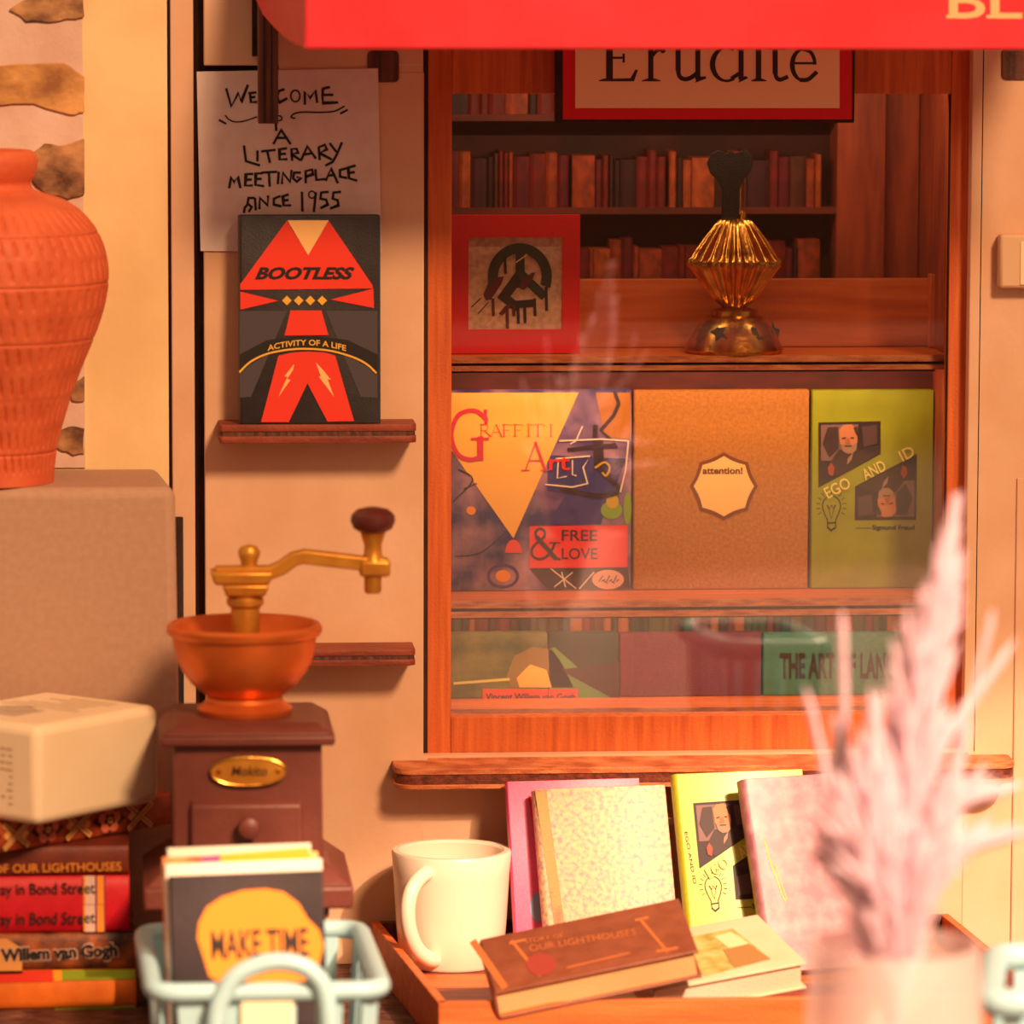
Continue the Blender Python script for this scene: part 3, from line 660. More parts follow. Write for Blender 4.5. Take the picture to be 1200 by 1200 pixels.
# ================================================================== RED AWNING BOARD above
YA = -.34
aw = thing('red_awning', 'glossy red awning board with cream letters across the top of the shopfront', 'awning', P(780, 60, YA))
a = P(357, 55, YA); b = P(1330, 63.5, YA); zbm = (a.z+P(1200, 62, YA).z)/2; zt_ = P(600, -60, YA).z
build('valance', MB().box((a.x, YA, zbm), (b.x, YA+.012, zt_)), REDC, aw, bevel=.004, seg=3)
bk = P(286, -30, -.03)
build('roof_cloth', MB().hexa([(a.x, YA+.012, zt_-.006), (b.x, YA+.012, zt_-.006), (b.x, -.0005, zt_+.085), (bk.x, -.0005, zt_+.085)], [(a.x, YA+.012, zt_), (b.x, YA+.012, zt_), (b.x, -.0005, zt_+.092), (bk.x, -.0005, zt_+.092)]), REDC, aw)
bk = P(286, -30, -.03)
cp = [P(357, 56, YA), P(346, 52, YA+.05), P(334, 44, YA+.12), P(322, 33, YA+.18), P(308, 17, YA+.25), bk, Vector((bk.x, bk.y, zt_+.08)), Vector((a.x, YA+.012, zt_-.002))]
cp[0].x = a.x
build('cheek', MB().prism(cp, (.006, .002, 0)), mat('deep_pink_awning_side', (206, 40, 66), .5, 0, (196, 34, 58), (8, 8, 8), .1, 60), aw)
ink = Ink(vplane(YA)); ink.text('BL', 1112, 21, 42, flat('awning_cream', (250, 210, 150)), 0, width=86, bold=.012)
for x in (1112, 1159): ink.rect(x-3, 17.5, x+10, 21.5, flat('awning_cream', (250, 210, 150)), 1)
ink.emit(aw, 'lettering')

# ================================================================== LEFT WALL THINGS
# dark bar hanging down, with thin stick
bar = thing('hanging_bracket', 'dark stained wooden bracket bar hanging down in front of the welcome notice', 'bracket', P(313, 145, -.06))
x0, z0, x1, z1 = xz(303, 145, 326, -12, -.07)
build('bar', MB().box((x0, -.07, z0), (x1, -.035, z1)), STAIN, bar, bevel=.001)
for xx in (x0+.006, x0+.0145): build('groove_strip', MB().box((xx, -.0708, z0+.001), (xx+.0015, -.069, z1)), CHAR, bar)
x2 = P(296, 50, -.03).x
build('side_stick', MB().box((x2, -.03, P(298, 66, -.03).z), (x2+.008, -.0005, z1)), CHAR, bar)
build('cross_piece', MB().box((x2, -.0705, z1), (x1, -.0005, z1+.02)), STAIN, bar)
# round-cornered dark plugs
def plug(cx, cy, r, label):
    p = vplane(0); q = []
    for k, (sx, sy) in enumerate(((1, -1), (1, 1), (-1, 1), (-1, -1))):
        for i in range(5):
            a = R(-90+90*k+90*i/4-0); q.append((cx+sx*(r-6)+6*math.cos(a), cy+sy*(r-6)+6*math.sin(a)))
    o = build('wall_plug', MB().prism([p.at(x, y) for x, y in q], (0, -.0025, 0)), STAIN, bevel=.0008); tag(o, label, 'plug')
plug(449, 78, 18.5, 'dark square wood plug with rounded corners right of welcome notice')
plug(1192, 75, 18.5, 'dark square wood plug at the upper right corner of the wall')
# pale block at the right wall
pb = thing('wall_lamp_box', 'pale grey blurred box fixed to the wall right of the window', 'wall lamp', P(1190, 340, -.05))
WB = mat('pale_box', (214, 178, 142), .8); WB2 = mat('pale_box_lit_paint', (236, 214, 180), .7)
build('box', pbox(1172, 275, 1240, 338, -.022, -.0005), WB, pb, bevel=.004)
build('painted_lit_face', pbox(1196, 283, 1240, 334, -.0235, -.0215), WB2, pb, bevel=.001)  # paler plate paints the light falling on this part of the box

# welcome notice
nt_ = thing('welcome_notice', 'grey card notice with handwritten welcome lettering on the wall', 'notice', P(340, 295, 0))
p = vplane(-.0012)
build('card', MB().prism([p.at(230.5, 84), p.at(443, 80), p.at(447, 296), p.at(235, 294)], (0, -.0015, 0)), PAPERG, nt_)
ink = Ink(vplane(-.0027), 225, 70, 5.217)
HW = [[(210, 180), (240, 285), (285, 200), (300, 260), (340, 158)], [(350, 205), (388, 200)], [(355, 205), (360, 260), (392, 258)], [(355, 232), (382, 228)], [(420, 185), (425, 262), (480, 255)],
 [(560, 182), (530, 192), (520, 225), (535, 262), (578, 238)], [(690, 270), (690, 195), (722, 235), (755, 190), (765, 258)], [(838, 168), (800, 178), (798, 225), (800, 265), (888, 262)], [(800, 215), (858, 215)],
 [(500, 510), (545, 430), (600, 512)], [(518, 478), (580, 478)], [(512, 385), (515, 430)],
 [(318, 530), (330, 620), (410, 645)], [(400, 560), (400, 615)], [(428, 560), (505, 552)], [(460, 558), (475, 625)], [(575, 542), (535, 548), (535, 610), (578, 608)], [(535, 578), (568, 575)],
 [(612, 612), (608, 545), (640, 545), (650, 568), (612, 580), (660, 612)], [(668, 612), (705, 530), (755, 600)], [(680, 580), (735, 572)], [(780, 608), (775, 535), (812, 520), (825, 548), (782, 572), (850, 608)], [(845, 515), (880, 560)], [(915, 510), (885, 580), (860, 625), (820, 645)],
 [(228, 780), (240, 715), (258, 750), (280, 715), (295, 780)], [(368, 698), (330, 700), (325, 770), (365, 768)], [(328, 735), (360, 732)], [(425, 695), (390, 695), (388, 765), (435, 772)], [(388, 730), (420, 728)], [(430, 690), (515, 685)], [(470, 690), (475, 770)], [(530, 690), (525, 755)],
 [(550, 755), (555, 690), (600, 748), (608, 680)], [(660, 690), (625, 690), (618, 725), (640, 745), (668, 722), (645, 718)], [(695, 750), (695, 680), (735, 672), (740, 700), (698, 715)], [(755, 675), (760, 735), (810, 730)], [(820, 735), (850, 665), (890, 750)], [(835, 708), (872, 705)], [(940, 665), (905, 675), (905, 715), (942, 722)], [(995, 648), (955, 660), (960, 725), (1005, 738)], [(958, 692), (990, 688)],
 [(318, 932), (322, 905), (335, 890)], [(378, 845), (345, 845), (340, 880), (365, 900), (350, 925)], [(385, 850), (390, 915)], [(412, 908), (415, 845), (462, 890), (465, 835)], [(535, 835), (500, 850), (500, 885), (542, 895)], [(585, 825), (555, 835), (560, 890), (600, 890)], [(558, 860), (585, 858)],
 [(672, 812), (675, 922)], [(757, 815), (745, 925)], [(830, 808), (790, 812), (785, 850), (820, 855), (830, 885), (790, 905)], [(905, 808), (865, 812), (860, 850), (890, 858), (895, 890), (850, 908)]]
for s_ in HW: ink.line(s_, 15, BLACK, 0)
ink.ring(632, 222, 33, 40, 10, 10, BLACK, 0).ring(733, 825, 24, 26, 9, 9, BLACK, 0).ring(530, 358, 24, 20, 9, 9, BLACK, 0, 200, 460)
ink.line([(205, 342), (225, 365), (265, 380), (320, 375), (395, 350)], 9, BLACK, 0, True).line([(628, 358), (606, 352), (625, 330), (680, 320), (780, 322), (870, 315), (930, 285)], 10, BLACK, 0, True)
ink.line([(168, 370), (205, 390)], 13, BLACK, 0).line([(910, 328), (948, 308)], 13, BLACK, 0)
ink.emit(nt_, 'handwriting')

# wall shelves
def wshelf(px0, px1, y0, y1, label):
    Yf = -.062
    x0, z0, x1, z1 = xz(px0, y1, px1, y0, Yf); h = z1-z0
    s = thing('wall_shelf', label, 'shelf', ((x0+x1)/2, -.03, z0), 'wall shelves')
    def pr(za, zb, ins=0): return MB().prism([(x0+.003+ins, Yf+ins, za), (x1-.006-ins, Yf+ins, za), (x1-ins, Yf+.006, za), (x1-ins, -.0005, za), (x0+ins, -.0005, za), (x0+ins, Yf+.004, za)], (0, 0, zb-za))
    build('top_layer', pr(z0+h*.62, z1), BRNW, s, bevel=.0008)
    build('core_layer', pr(z0+h*.38, z0+h*.62, .0012), STAIN, s)
    build('bottom_layer', pr(z0, z0+h*.38), BRNW, s, bevel=.0008)
    return z1, Yf
zs, YfS = wshelf(257, 488, 497, 520, 'red-brown little wall shelf carrying the black and red book')
wshelf(262, 487, 761, 782, 'red-brown little wall shelf behind the copper bowl, empty')
# standing black and red book
YC = -.056
TLc, BLc, BRc = P(278.5, 252.5, YC+.006), P(280, 494, YC), P(446, 494, YC); BLc.z = zs+.0004; BRc.z = zs+.0004
upv = (TLc-BLc); Hb = upv.length; upv.normalize(); rt = (BRc-BLc); Wb = rt.length; rt.normalize(); upv = (upv-rt*upv.dot(rt)).normalized(); bk = upv.cross(rt).normalized()*-1
if bk.y < 0: bk = -bk
M = Matrix(((rt.x, bk.x, upv.x, BLc.x), (rt.y, bk.y, upv.y, BLc.y), (rt.z, bk.z, upv.z, BLc.z), (0, 0, 0, 1)))
nb = thing('standing_book', 'black book with red figure standing upright on the upper wall shelf', 'book', M)
DKC = mat('charcoal_cover', (48, 42, 46), .45, 0, (40, 36, 40), (60, 60, 60), .2, 500)
book_mesh(nb, Wb, Hb, .034, DKC, cv=.0016, rnd=.3)
ink = Ink(Plane(BLc, -bk), 220, 200, 3.529)
RO = flat('poppy_red', (226, 54, 34)); CR = flat('cover_cream', (240, 190, 120)); YY = flat('cover_yellow', (232, 176, 60)); GR = flat('slate', (70, 64, 72))
ink.poly([(215, 580), (410, 580), (262, 935), (215, 940)], GR, 0).poly([(572, 580), (785, 580), (785, 940), (715, 935)], GR, 0)
ink.poly([(215, 760), (330, 700), (500, 680), (660, 700), (785, 760), (785, 835), (660, 760), (500, 735), (330, 757), (215, 830)], BLACK, 1)
ink.poly([(410, 207), (498, 350), (583, 207), (765, 475), (765, 487), (217, 493), (217, 470)], RO, 1).poly([(412, 205), (583, 205), (498, 350)], CR, 2)
ink.poly([(217, 500), (375, 538), (218, 575)], RO, 1).poly([(768, 488), (590, 533), (770, 568)], RO, 1)
for x in (410, 459, 507, 556): ink.poly([(x-20, 537), (x, 517), (x+20, 537), (x, 557)], YY, 2)
ink.poly([(425, 578), (553, 578), (582, 680), (400, 682)], RO, 2)
ink.poly([(375, 765), (430, 752), (498, 748), (570, 752), (610, 765), (688, 1036), (578, 1038), (495, 880), (418, 1040), (303, 1040)], RO, 2)
ink.line([(215, 832), (260, 790), (330, 757), (420, 740), (500, 737), (590, 745), (680, 770), (740, 800), (778, 835)], 8, YY, 3, True)
ink.poly([(440, 800), (400, 850), (412, 852), (375, 935), (425, 865), (410, 862), (435, 825)], CR, 3).poly([(530, 793), (550, 850), (542, 852), (605, 935), (578, 862), (592, 865), (560, 825)], CR, 3)
ink.text('BOOTLESS', 278, 447, 46, BLACK, 2, width=412, bold=.045, shear=.35).text('ACTIVITY OF A LIFE', 330, 722, 23, YY, 3, width=325, bold=.02, arc=24)
ink.emit(nb)

# ---- plinth and vase
YG = -.22
g0 = P(-160, 572, YG); g1 = P(206, 572, YG); zt_ = P(100, 572, YG).z
pr_ = thing('grey_plinth', 'tall matt grey plinth block under the terracotta vase', 'plinth', ((g0.x+g1.x)/2, -.12, 0))
build('block', MB().hexa([(g0.x, YG, 0), (g1.x+.008, YG, 0), (g1.x-.008, -.014, 0), (g0.x, -.014, 0)], [(g0.x, YG, zt_), (g1.x, YG, zt_), (g1.x-.016, -.014, zt_), (g0.x, -.014, zt_)]), GREYB, pr_, bevel=.012, seg=4)
vc = P(-14, 572, -.20); YV = -.148; vc = Vector((P(-14, 400, YV).x, YV, zt_+.0005))
def vz(py): return P(0, py, YV).z-vc.z
vz0 = vz(560)
prof_k = [(74, 566), (75, 545), (78, 520), (88, 485), (104, 440), (120, 400), (132, 365), (138, 335), (139, 312), (134, 285), (122, 262), (104, 243), (84, 232), (64, 226), (52, 221), (50, 214), (55, 206), (58, 198), (59, 187), (56, 179), (50, 175.5), (42, 176), (38, 182), (36, 192)]
prof = [(r*.000985, max(0, vz(y))) for r, y in prof_k]
# resample densely
dense = []
for i in range(len(prof)-1):
    n = 8
    for t in range(n): f = t/n; dense.append((prof[i][0]+(prof[i+1][0]-prof[i][0])*f, prof[i][1]+(prof[i+1][1]-prof[i][1])*f))
sm = dense[:]
for _ in range(10): sm = [sm[0]]+[((sm[i-1][0]+2*sm[i][0]+sm[i+1][0])/4, (sm[i-1][1]+2*sm[i][1]+sm[i+1][1])/4) for i in range(1, len(sm)-1)]+[sm[-1]]
# shoulders keep their rim: blend the last stretch with the unsmoothed profile
dense = sm
band_y = [255, 283, 312, 345, 378, 412, 446, 478, 510, 538]
bz = [(vz(y)) for y in band_y]; hh = .0125
def vr(r, z, a):
    if r < .045 or z > vz(232): return r
    d = 0
    for k_, b in enumerate(bz):
        u = (z-b)/hh
        if abs(u) < 1:
            n_ = 52; ph = (a*n_/(2*math.pi)+(.37*k_)+u*.14) % 1.0; q = abs(ph-.5)/.5
            s = max(0, 1-q/.40); e = max(0, 1-abs(u)**3)
            d += .0034*s*e
        if k_ % 2 == 0 and abs(z-(b-.017)) < .002: d += .0014*(1-abs(z-(b-.017))/.002)
    return r-d+.0006*math.sin(a*3+z*40)
dd = []
for i in range(len(dense)-1): dd += [dense[i], ((dense[i][0]+dense[i+1][0])/2, (dense[i][1]+dense[i+1][1])/2)]
dd.append(dense[-1])
vs_ = MB().lathe(vc, dd+[(.034, vz(200)), (.034, vz(215)), (.10, vz(300)), (.06, .01)], 400, vr)
tag(build('terracotta_vase', vs_, TERRA, smooth=True, origin=vc), 'orange terracotta vase with incised bands standing on the grey plinth', 'vase')

# ================================================================== STACK OF BOOKS at the left
ZP = .045
YK = -.40
zp = P(80, 1183, YK).z
pf = thing('plank_platform', 'low dark plank platform under the book stack', 'platform', (P(60, 1183, YK).x, YK, 0))
xx = P(-160, 1180, YK).x; n_ = 5; x1p = P(176, 1180, YK).x
for i in range(n_):
    ya = -.56+i*.065
    build('plank', MB().box((xx, ya, 0), (x1p, ya+.0635, zp)), DARKW, pf, bevel=.0012)
def lying(name, label, px1, y0, y1, m, depth=.17, Y=YK, yaw=0, T=None, xlen=.30, zbase=None, spine=True, cv=.003):
    """book lying flat, spine to the camera; px1 right end; y0 top, y1 bottom pixels of the spine"""
    z1 = P(80, y0, Y).z; z0 = P(80, y1, Y).z if zbase is None else zbase; T = z1-z0
    xr = P(px1, (y0+y1)/2, Y).x
    # local: x -> world -z... use matrix: local x = back (+Y), local y = up (+Z)... spine at local x=0 faces the camera
    cosa, sina = math.cos(yaw), math.sin(yaw)
    X = Vector((-sina, cosa, 0)); Yv = Vector((0, 0, 1)); Zv = X.cross(Yv)    # Zv along the spine (to the right)
    org = Vector((xr, Y, z0+.0004)) - Zv*xlen
    M = Matrix(((X.x, Yv.x, Zv.x, org.x), (X.y, Yv.y, Zv.y, org.y), (X.z, Yv.z, Zv.z, org.z), (0, 0, 0, 1)))
    r = thing(name, label, 'book', M, None)
    book_mesh(r, depth, xlen, T-.0008, m, cv=cv, rnd=.35)
    return r, z1
GP_ = 'books in the left stack'
OB = mat('orange_spine', (214, 108, 30), .5, 0, (204, 98, 24), (60, 60, 60), .2, 400)
b1, za1 = lying('stacked_book', 'orange book with green and red top edge, bottom of the left stack', 160, 1137, 1183, OB, zbase=zp)
ink = Ink(vplane(YK)); 
ink.poly([(-120, 1140), (62, 1137), (63, 1150), (-120, 1155)], flat('tomato', (214, 50, 26)), 0).poly([(62, 1137), (72, 1137), (73, 1149), (63, 1150)], flat('amber_stripe', (236, 150, 30)), 0).poly([(72, 1137), (158, 1136), (158, 1147), (73, 1149)], flat('leaf_green', (134, 150, 24)), 0).poly([(64, 1182), (158, 1178), (158, 1181), (64, 1185)], flat('leaf_green', (134, 150, 24)), 0)
ink.emit(b1, 'spine_print')
VG = mat('painted_spine', (58, 36, 30), .5, 0, (190, 96, 40), (30, 30, 30), .3, 300, lo=.38, hi=.72, detail=8)
b2, za2 = lying('stacked_book', 'dark mottled painted-cover book second from bottom of left stack', 157, 1094, 1137, VG, zbase=za1)
ink = Ink(vplane(YK), 0, 960, 5)
ink.poly([(-400, 705), (40, 700), (130, 760), (130, 905), (-400, 915)], flat('straw_field', (216, 150, 80)), 0)
W_ = flat('pinkish_outline', (214, 170, 150))
ink.text('Willem van Gogh', 0, 834, 76, W_, 1, width=698, bold=.075, rot=2.8).text('Willem van Gogh', 6, 832, 70, BLACK, 2, width=684, bold=.045, rot=2.8)
ink.text('Vincent', -360, 846, 70, BLACK, 2, width=330, bold=.03, rot=2)
ink.emit(b2, 'spine_print')
RS = mat('red_spine', (206, 26, 44), .45, 0, (196, 20, 36), (60, 60, 60), .2, 400)
def red_spine(r, s):
    ink = Ink(vplane(YK), 0, 960, 5); dy = 0 if s else 172
    t0, t1 = (330, 500) if s else (500, 662)
    def rr(x0, x1, m): ink.poly([(x0, t0+2), (x1, t0+2), (x1+2, t1-2), (x0+2, t1-2)], m, 0)
    rr(488, 500, flat('stripe_amber', (240, 150, 50))); rr(500, 556, flat('stripe_pale', (226, 190, 180))); rr(558, 568, flat('stripe_plum', (130, 40, 90))); rr(568, 608, flat('stripe_amber', (240, 150, 50))); rr(608, 616, flat('stripe_plum', (130, 40, 90)))
    ink.text('A Day in Bond Street', -135, (447 if s else 620), 66, BLACK, 1, width=692, rot=1.0, bold=.012); ink.emit(r, 'spine_print')
b3, za3 = lying('stacked_book', 'thick red book with two striped title lines in middle of left stack', 152, 1026, 1094, RS, zbase=za2)
red_spine(b3, True); red_spine(b3, False)
BR2 = mat('brown_spine', (120, 48, 32), .5, 0, (104, 40, 26), (40, 40, 40), .2, 400)
b4, za4 = lying('stacked_book', 'brown book with gold capitals on top of the red one in left stack', 151, 991, 1026, BR2, zbase=za3)
ink = Ink(vplane(YK), 0, 960, 5); ink.text('OF OUR LIGHTHOUSES', -38, 316, 50, flat('spine_gold', (226, 140, 50)), 1, width=750, rot=1.2, bold=.012); ink.emit(b4, 'spine_print')
# rotated patterned book and the thick white one
def turned(name, label, fpx, fpy, Y, ang, L1, L2, T, m, z0=None, rnd=.35, cv=.003, ret=False):
    """book lying flat with a corner to the camera. fpx,fpy: pixel of the lower front corner."""
    f = P(fpx, fpy, Y)
    if z0 is not None: f.z = z0
    X = Vector((-math.sin(ang)*1, math.cos(ang), 0))      # towards back-left
    Zv = Vector((math.cos(ang), math.sin(ang), 0))        # towards back-right (length L1)
    Yv = Vector((0, 0, 1))
    M = Matrix(((X.x, Yv.x, Zv.x, f.x), (X.y, Yv.y, Zv.y, f.y), (X.z, Yv.z, Zv.z, f.z), (0, 0, 0, 1)))
    r = thing(name, label, 'book', M, None); book_mesh(r, L2, L1, T, m, cv=cv, rnd=rnd); return r, f, X, Zv
PAT = mat('russet_ornament_ground', (150, 56, 34), .5, 0, (190, 84, 46), (60, 60, 60), .3, 300)
zq = za4+.0006
ang = R(40)
T5 = .036
pbk, f5, X5, Z5 = turned('patterned_book', 'russet book with gold floral lattice edge beneath the thick white one', -60, 998, -.49, ang, .325, .085, T5, PAT, z0=zq)
f5y = f5
ink = Ink(Plane(f5y, Vector((math.sin(ang), -math.cos(ang), 0))), 0, 780, 5.714)
GO = flat('old_gold', (226, 160, 90)); SL = flat('salmon', (214, 110, 80)); DR = flat('dark_umber', (52, 24, 22))
pn = Vector((math.sin(ang), -math.cos(ang), 0))
def fn(x, y, off): return f5 + Z5*x + Vector((0, 0, 1))*y + pn*off
ink = Ink(None, fn=fn)
cell = .088; x = .004; h5 = T5/2
while x < .325:
    cx = x+cell/2
    for sg_ in (-1, 1):                       # crossing bars between the flowers
        for t0_, w_, m_, l_ in ((0, .0085, DR, 0), (0, .0062, GO, 1), (0, .0012, DR, 2)):
            xa_, xb_ = x-.001, x+.0165
            if xb_ < .322 and xa_ > -.001 or True:
                q = [(max(.005, min(.319, x-.016*sg_)), .0055), (max(.005, min(.319, x+.016*sg_)), T5-.0065)]
                ink.line(q, w_, m_, l_+(3 if sg_ > 0 else 0))
    if cx+.02 < .323:
        ink.poly([(cx-.024, h5), (cx, T5-.001), (cx+.024, h5), (cx, .001)], DR, 0)
        for a_ in range(0, 360, 72): ink.ell(cx+.0098*math.cos(R(a_+18)), h5+.0092*math.sin(R(a_+18)), .0068, .0062, SL, 2, 12)
        for a_ in range(36, 360, 72): ink.ell(cx+.0062*math.cos(R(a_+18)), h5+.0060*math.sin(R(a_+18)), .0022, .0022, DR, 3, 8)
        ink.ell(cx, h5, .0060, .0058, DR, 4, 12).ell(cx, h5, .0040, .0038, GO, 5, 10).ell(cx, h5, .0015, .0015, DR, 6, 8)
        for sg_ in (-1, 1): ink.poly([(cx+sg_*.026, h5), (cx+sg_*.032, h5+.006), (cx+sg_*.038, h5), (cx+sg_*.032, h5-.006)], GO, 2)
    x += cell
ink.emit(pbk, 'lattice_print')
WHT = mat('thick_white_cover', (244, 222, 190), .55, 0, (238, 214, 178), (10, 10, 10), .15, 200)
zq2 = zq+T5+.0006
angw = R(48)
fw = P(44, 955, -.49); T6 = P(44, 852, -.49).z-zq2; fw.z = zq2
Zw = Vector((math.cos(angw), math.sin(angw), 0)); Xw = Vector((-math.sin(angw), math.cos(angw), 0))
wb = thing('white_book', 'thick rounded white paperback lying on top of the left stack', 'book', Matrix(((Xw.x, 0, Zw.x, fw.x), (Xw.y, 0, Zw.y, fw.y), (0, 1, 0, fw.z), (0, 0, 0, 1))))
LZ, LX = .200, .170
mb = MB().hexa([fw, fw+Zw*LZ, fw+Zw*LZ+Xw*LX, fw+Xw*LX], [v+Vector((0, 0, T6)) for v in (fw, fw+Zw*LZ, fw+Zw*LZ+Xw*LX, fw+Xw*LX)])
build('cover', mb, WHT, wb, bevel=.011, seg=5)
nx = -Zw
def fnw(x, y, off): return fw + Xw*x + Vector((0, 0, 1))*y + nx*off
ink = Ink(None, fn=fnw); GT = flat('faint_grey_type', (206, 186, 158)); GT2 = flat('faint_tan_panel', (222, 196, 160))
for j in range(9):
    for i in range(9):
        if random.random() < .85: ink.rect(.035+i*.011, .020+j*.0075, .035+i*.011+random.uniform(.005, .010), .0225+j*.0075, GT, 1)
ink.emit(wb, 'spine_text')
def fnt(x, y, off): return fw + Xw*x + Zw*y + Vector((0, 0, T6+off))
ink = Ink(None, fn=fnt)
ink.poly([(.07, .04), (.13, .04), (.13, .09), (.07, .09)], flat('faint_picture', (196, 176, 150)), 0).ring(.10, .08, .02, .018, .004, .004, GT, 1)
for j in range(6): ink.line([(.03+random.uniform(0, .02), .105+j*.013), (.03+random.uniform(.05, .12), .105+j*.013)], .0022, flat('faint_ochre', (214, 180, 120)) if j % 2 else GT, 0)
ink.emit(wb, 'cover_print')

# ================================================================== COFFEE GRINDER
YGc = -.41; K = .957
gx = P(288, 900, YGc).x
def gz(py, Y): return P(288, py, Y).z
base_z = gz(1068, YGc-.110)
pd = thing('grinder_block', 'dark wooden block under the coffee grinder, mostly behind the mint basket', 'block', (gx-.005, YGc, 0))
build('block_body', MB().box((gx-.09, YGc-.090, 0), (gx+.084, YGc+.090, base_z-.012)), STAIN, pd, bevel=.003)
build('block_top', MB().box((gx-.093, YGc-.093, base_z-.0119), (gx+.087, YGc+.093, base_z)), STAIN, pd, bevel=.002)
gr = thing('coffee_grinder', 'brown manual coffee grinder with copper bowl and gold crank', 'grinder', (gx, YGc, base_z))
def fr(z0, z1, w0, w1, d0=None, d1=None, cx=gx, cy=YGc):
    d0 = w0 if d0 is None else d0; d1 = w1 if d1 is None else d1; w0, w1, d0, d1 = w0*K, w1*K, d0*K, d1*K
    return [(cx-w0, cy-d0, z0), (cx+w0, cy-d0, z0), (cx+w0, cy+d0, z0), (cx-w0, cy+d0, z0)], [(cx-w1, cy-d1, z1), (cx+w1, cy-d1, z1), (cx+w1, cy+d1, z1), (cx-w1, cy+d1, z1)]
zs1 = gz(1042, YGc-.115); zs2 = gz(1014, YGc-.09)
build('base_plate', MB().hexa(*fr(base_z+.0004, zs1, .118, .118, .112, .112)), BROWNP, gr, bevel=.004, seg=3)
build('base_moulding', MB().hexa(*fr(zs1, zs2, .115, .088, .109, .084)), BROWNP, gr, bevel=.002)
zb1 = gz(874, YGc-.084)
build('body', MB().hexa(*fr(zs2, zb1, .0850, .0835, .082, .080)), BROWNP, gr, bevel=.003, seg=3)
zl1 = gz(874, YGc-.095); zl2 = gz(850, YGc-.086)
build('lid_rim', MB().hexa(*fr(zb1, zb1+.011, .0975, .0985, .0945, .0955)), BROWNP, gr, bevel=.003, seg=3)
build('lid_slope', MB().hexa(*fr(zb1+.011, zl2, .0985, .080, .0955, .078)), BROWNP, gr, bevel=.005, seg=3)
# drawer
fy = YGc-.083*K
pp = vplane(fy)
da, db = pp.at(223, 1090), pp.at(355, 935)
dr = build('drawer', MB().hexa([(da.x, fy-.010, da.z), (db.x, fy-.010, da.z), (db.x, fy+.004, da.z), (da.x, fy+.004, da.z)], [(da.x+.002, fy-.010, db.z-.006), (db.x-.002, fy-.010, db.z-.006), (db.x, fy+.004, db.z), (da.x, fy+.004, db.z)]), BROWNP, gr, bevel=.003, seg=3)
kc = pp.at(291, 966)
kb = MB().lathe((0, 0, 0), [(.006, .006), (.006, .014), (.011, .018), (.0125, .023), (.011, .028), (.006, .031)], 24)
kb.v = [Vector((kc.x+v.x, fy-v.z, kc.z+v.y)) for v in kb.v]
build('drawer_knob', kb, BROWNP, dr, smooth=True)
# name plate
nc = pp.at(291, 903.5)
rim = []; n = 40
def ov(t, sx, sy): a = 2*math.pi*t; return (sx*math.copysign(abs(math.cos(a))**.85, math.cos(a)), sy*math.copysign(abs(math.sin(a))**1.0, math.sin(a)))
npl = build('name_plate', MB().prism([(nc.x+ov(i/n, .042, .0165)[0], fy+.0005, nc.z+ov(i/n, .042, .0165)[1]) for i in range(n)], (0, -.004, 0)), GOLDM, gr, bevel=.001)
build('plate_rim', MB().tube([(nc.x+ov(i/n, .0405, .0152)[0], fy-.0038, nc.z+ov(i/n, .0405, .0152)[1]) for i in range(n+1)], .0015, 8), BRASS, npl, smooth=True)
for sx in (-1, 1):
    rb = MB().lathe((0, 0, 0), [(.003, .002), (.003, .0045), (.0018, .006)], 12); rb.v = [Vector((nc.x+sx*.032+v.x, fy-v.z, nc.z+v.y)) for v in rb.v]; build('rivet', rb, BRASS, npl, smooth=True)
ink = Ink(vplane(fy-.0038)); ink.text('Mokito', 271, 909, 11, flat('plate_ink', (70, 34, 8)), 0, width=42, shear=.2, bold=.015); ink.emit(npl, 'lettering')
# bowl
bc_ = Vector((gx-.001, YGc, zl2))
def bz_(py): return gz(py, YGc)-zl2
build('bowl_foot', MB().lathe(bc_, [(r*K, z*K) for r, z in [(.052, 0), (.054, .003), (.0545, .007), (.050, .010), (.047, .013), (.044, .015), (.043, .020)]], 64), COPPER, gr, smooth=True)
zr = bz_(738)
prof = [(.040, .018), (.046, .022), (.060, .033), (.071, .047), (.078, .062), (.081, .075), (.082, zr-.006), (.086, zr-.005), (.0885, zr-.001), (.0885, zr+.004), (.085, zr+.0075), (.080, zr+.0065), (.077, zr+.001), (.074, zr-.02), (.060, zr-.05), (.03, .028)]
prof = [(r*K, z) for r, z in prof]
build('bowl', MB().lathe(bc_, prof, 96), COPPER, gr, smooth=True)
# hub, bushing, finial
hub = [(.013, .03), (.0165, .04), (.0165, bz_(712)), (.021, bz_(708)), (.0215, bz_(702)), (.018, bz_(698)), (.021, bz_(694)), (.0205, bz_(686)), (.017, bz_(682))]
build('hub', MB().lathe(bc_+Vector((.001, 0, 0)), [(r*K, z) for r, z in hub], 48), GOLDM, gr, smooth=True)
build('hub_block', MB().hexa(*fr(gz(697, YGc), gz(683, YGc), .022, .027, .022, .025, cx=gx+.000)), GOLDM, gr, bevel=.003)
build('hub_cap', MB().hexa(*fr(gz(683, YGc), gz(668, YGc), .031, .036, .022, .024, cx=gx-.004)), GOLDM, gr, bevel=.003)
fc = P(292, 662, YGc)
build('finial', MB().lathe(fc, [(.010, -.008), (.0085, 0), (.009, .004), (.0115, .010), (.012, .015), (.009, .020), (.003, .022)], 32), GOLDM, gr, smooth=True)
arm = [P(252, 671.5, YGc), P(316, 671, YGc), P(330, 665, YGc), P(344, 655, YGc), P(356, 652, YGc), P(425, 660, YGc), P(455, 662, YGc)]
build('crank_arm', MB().rbar(arm, .0075, .010), GOLDM, gr, bevel=.002, seg=3)
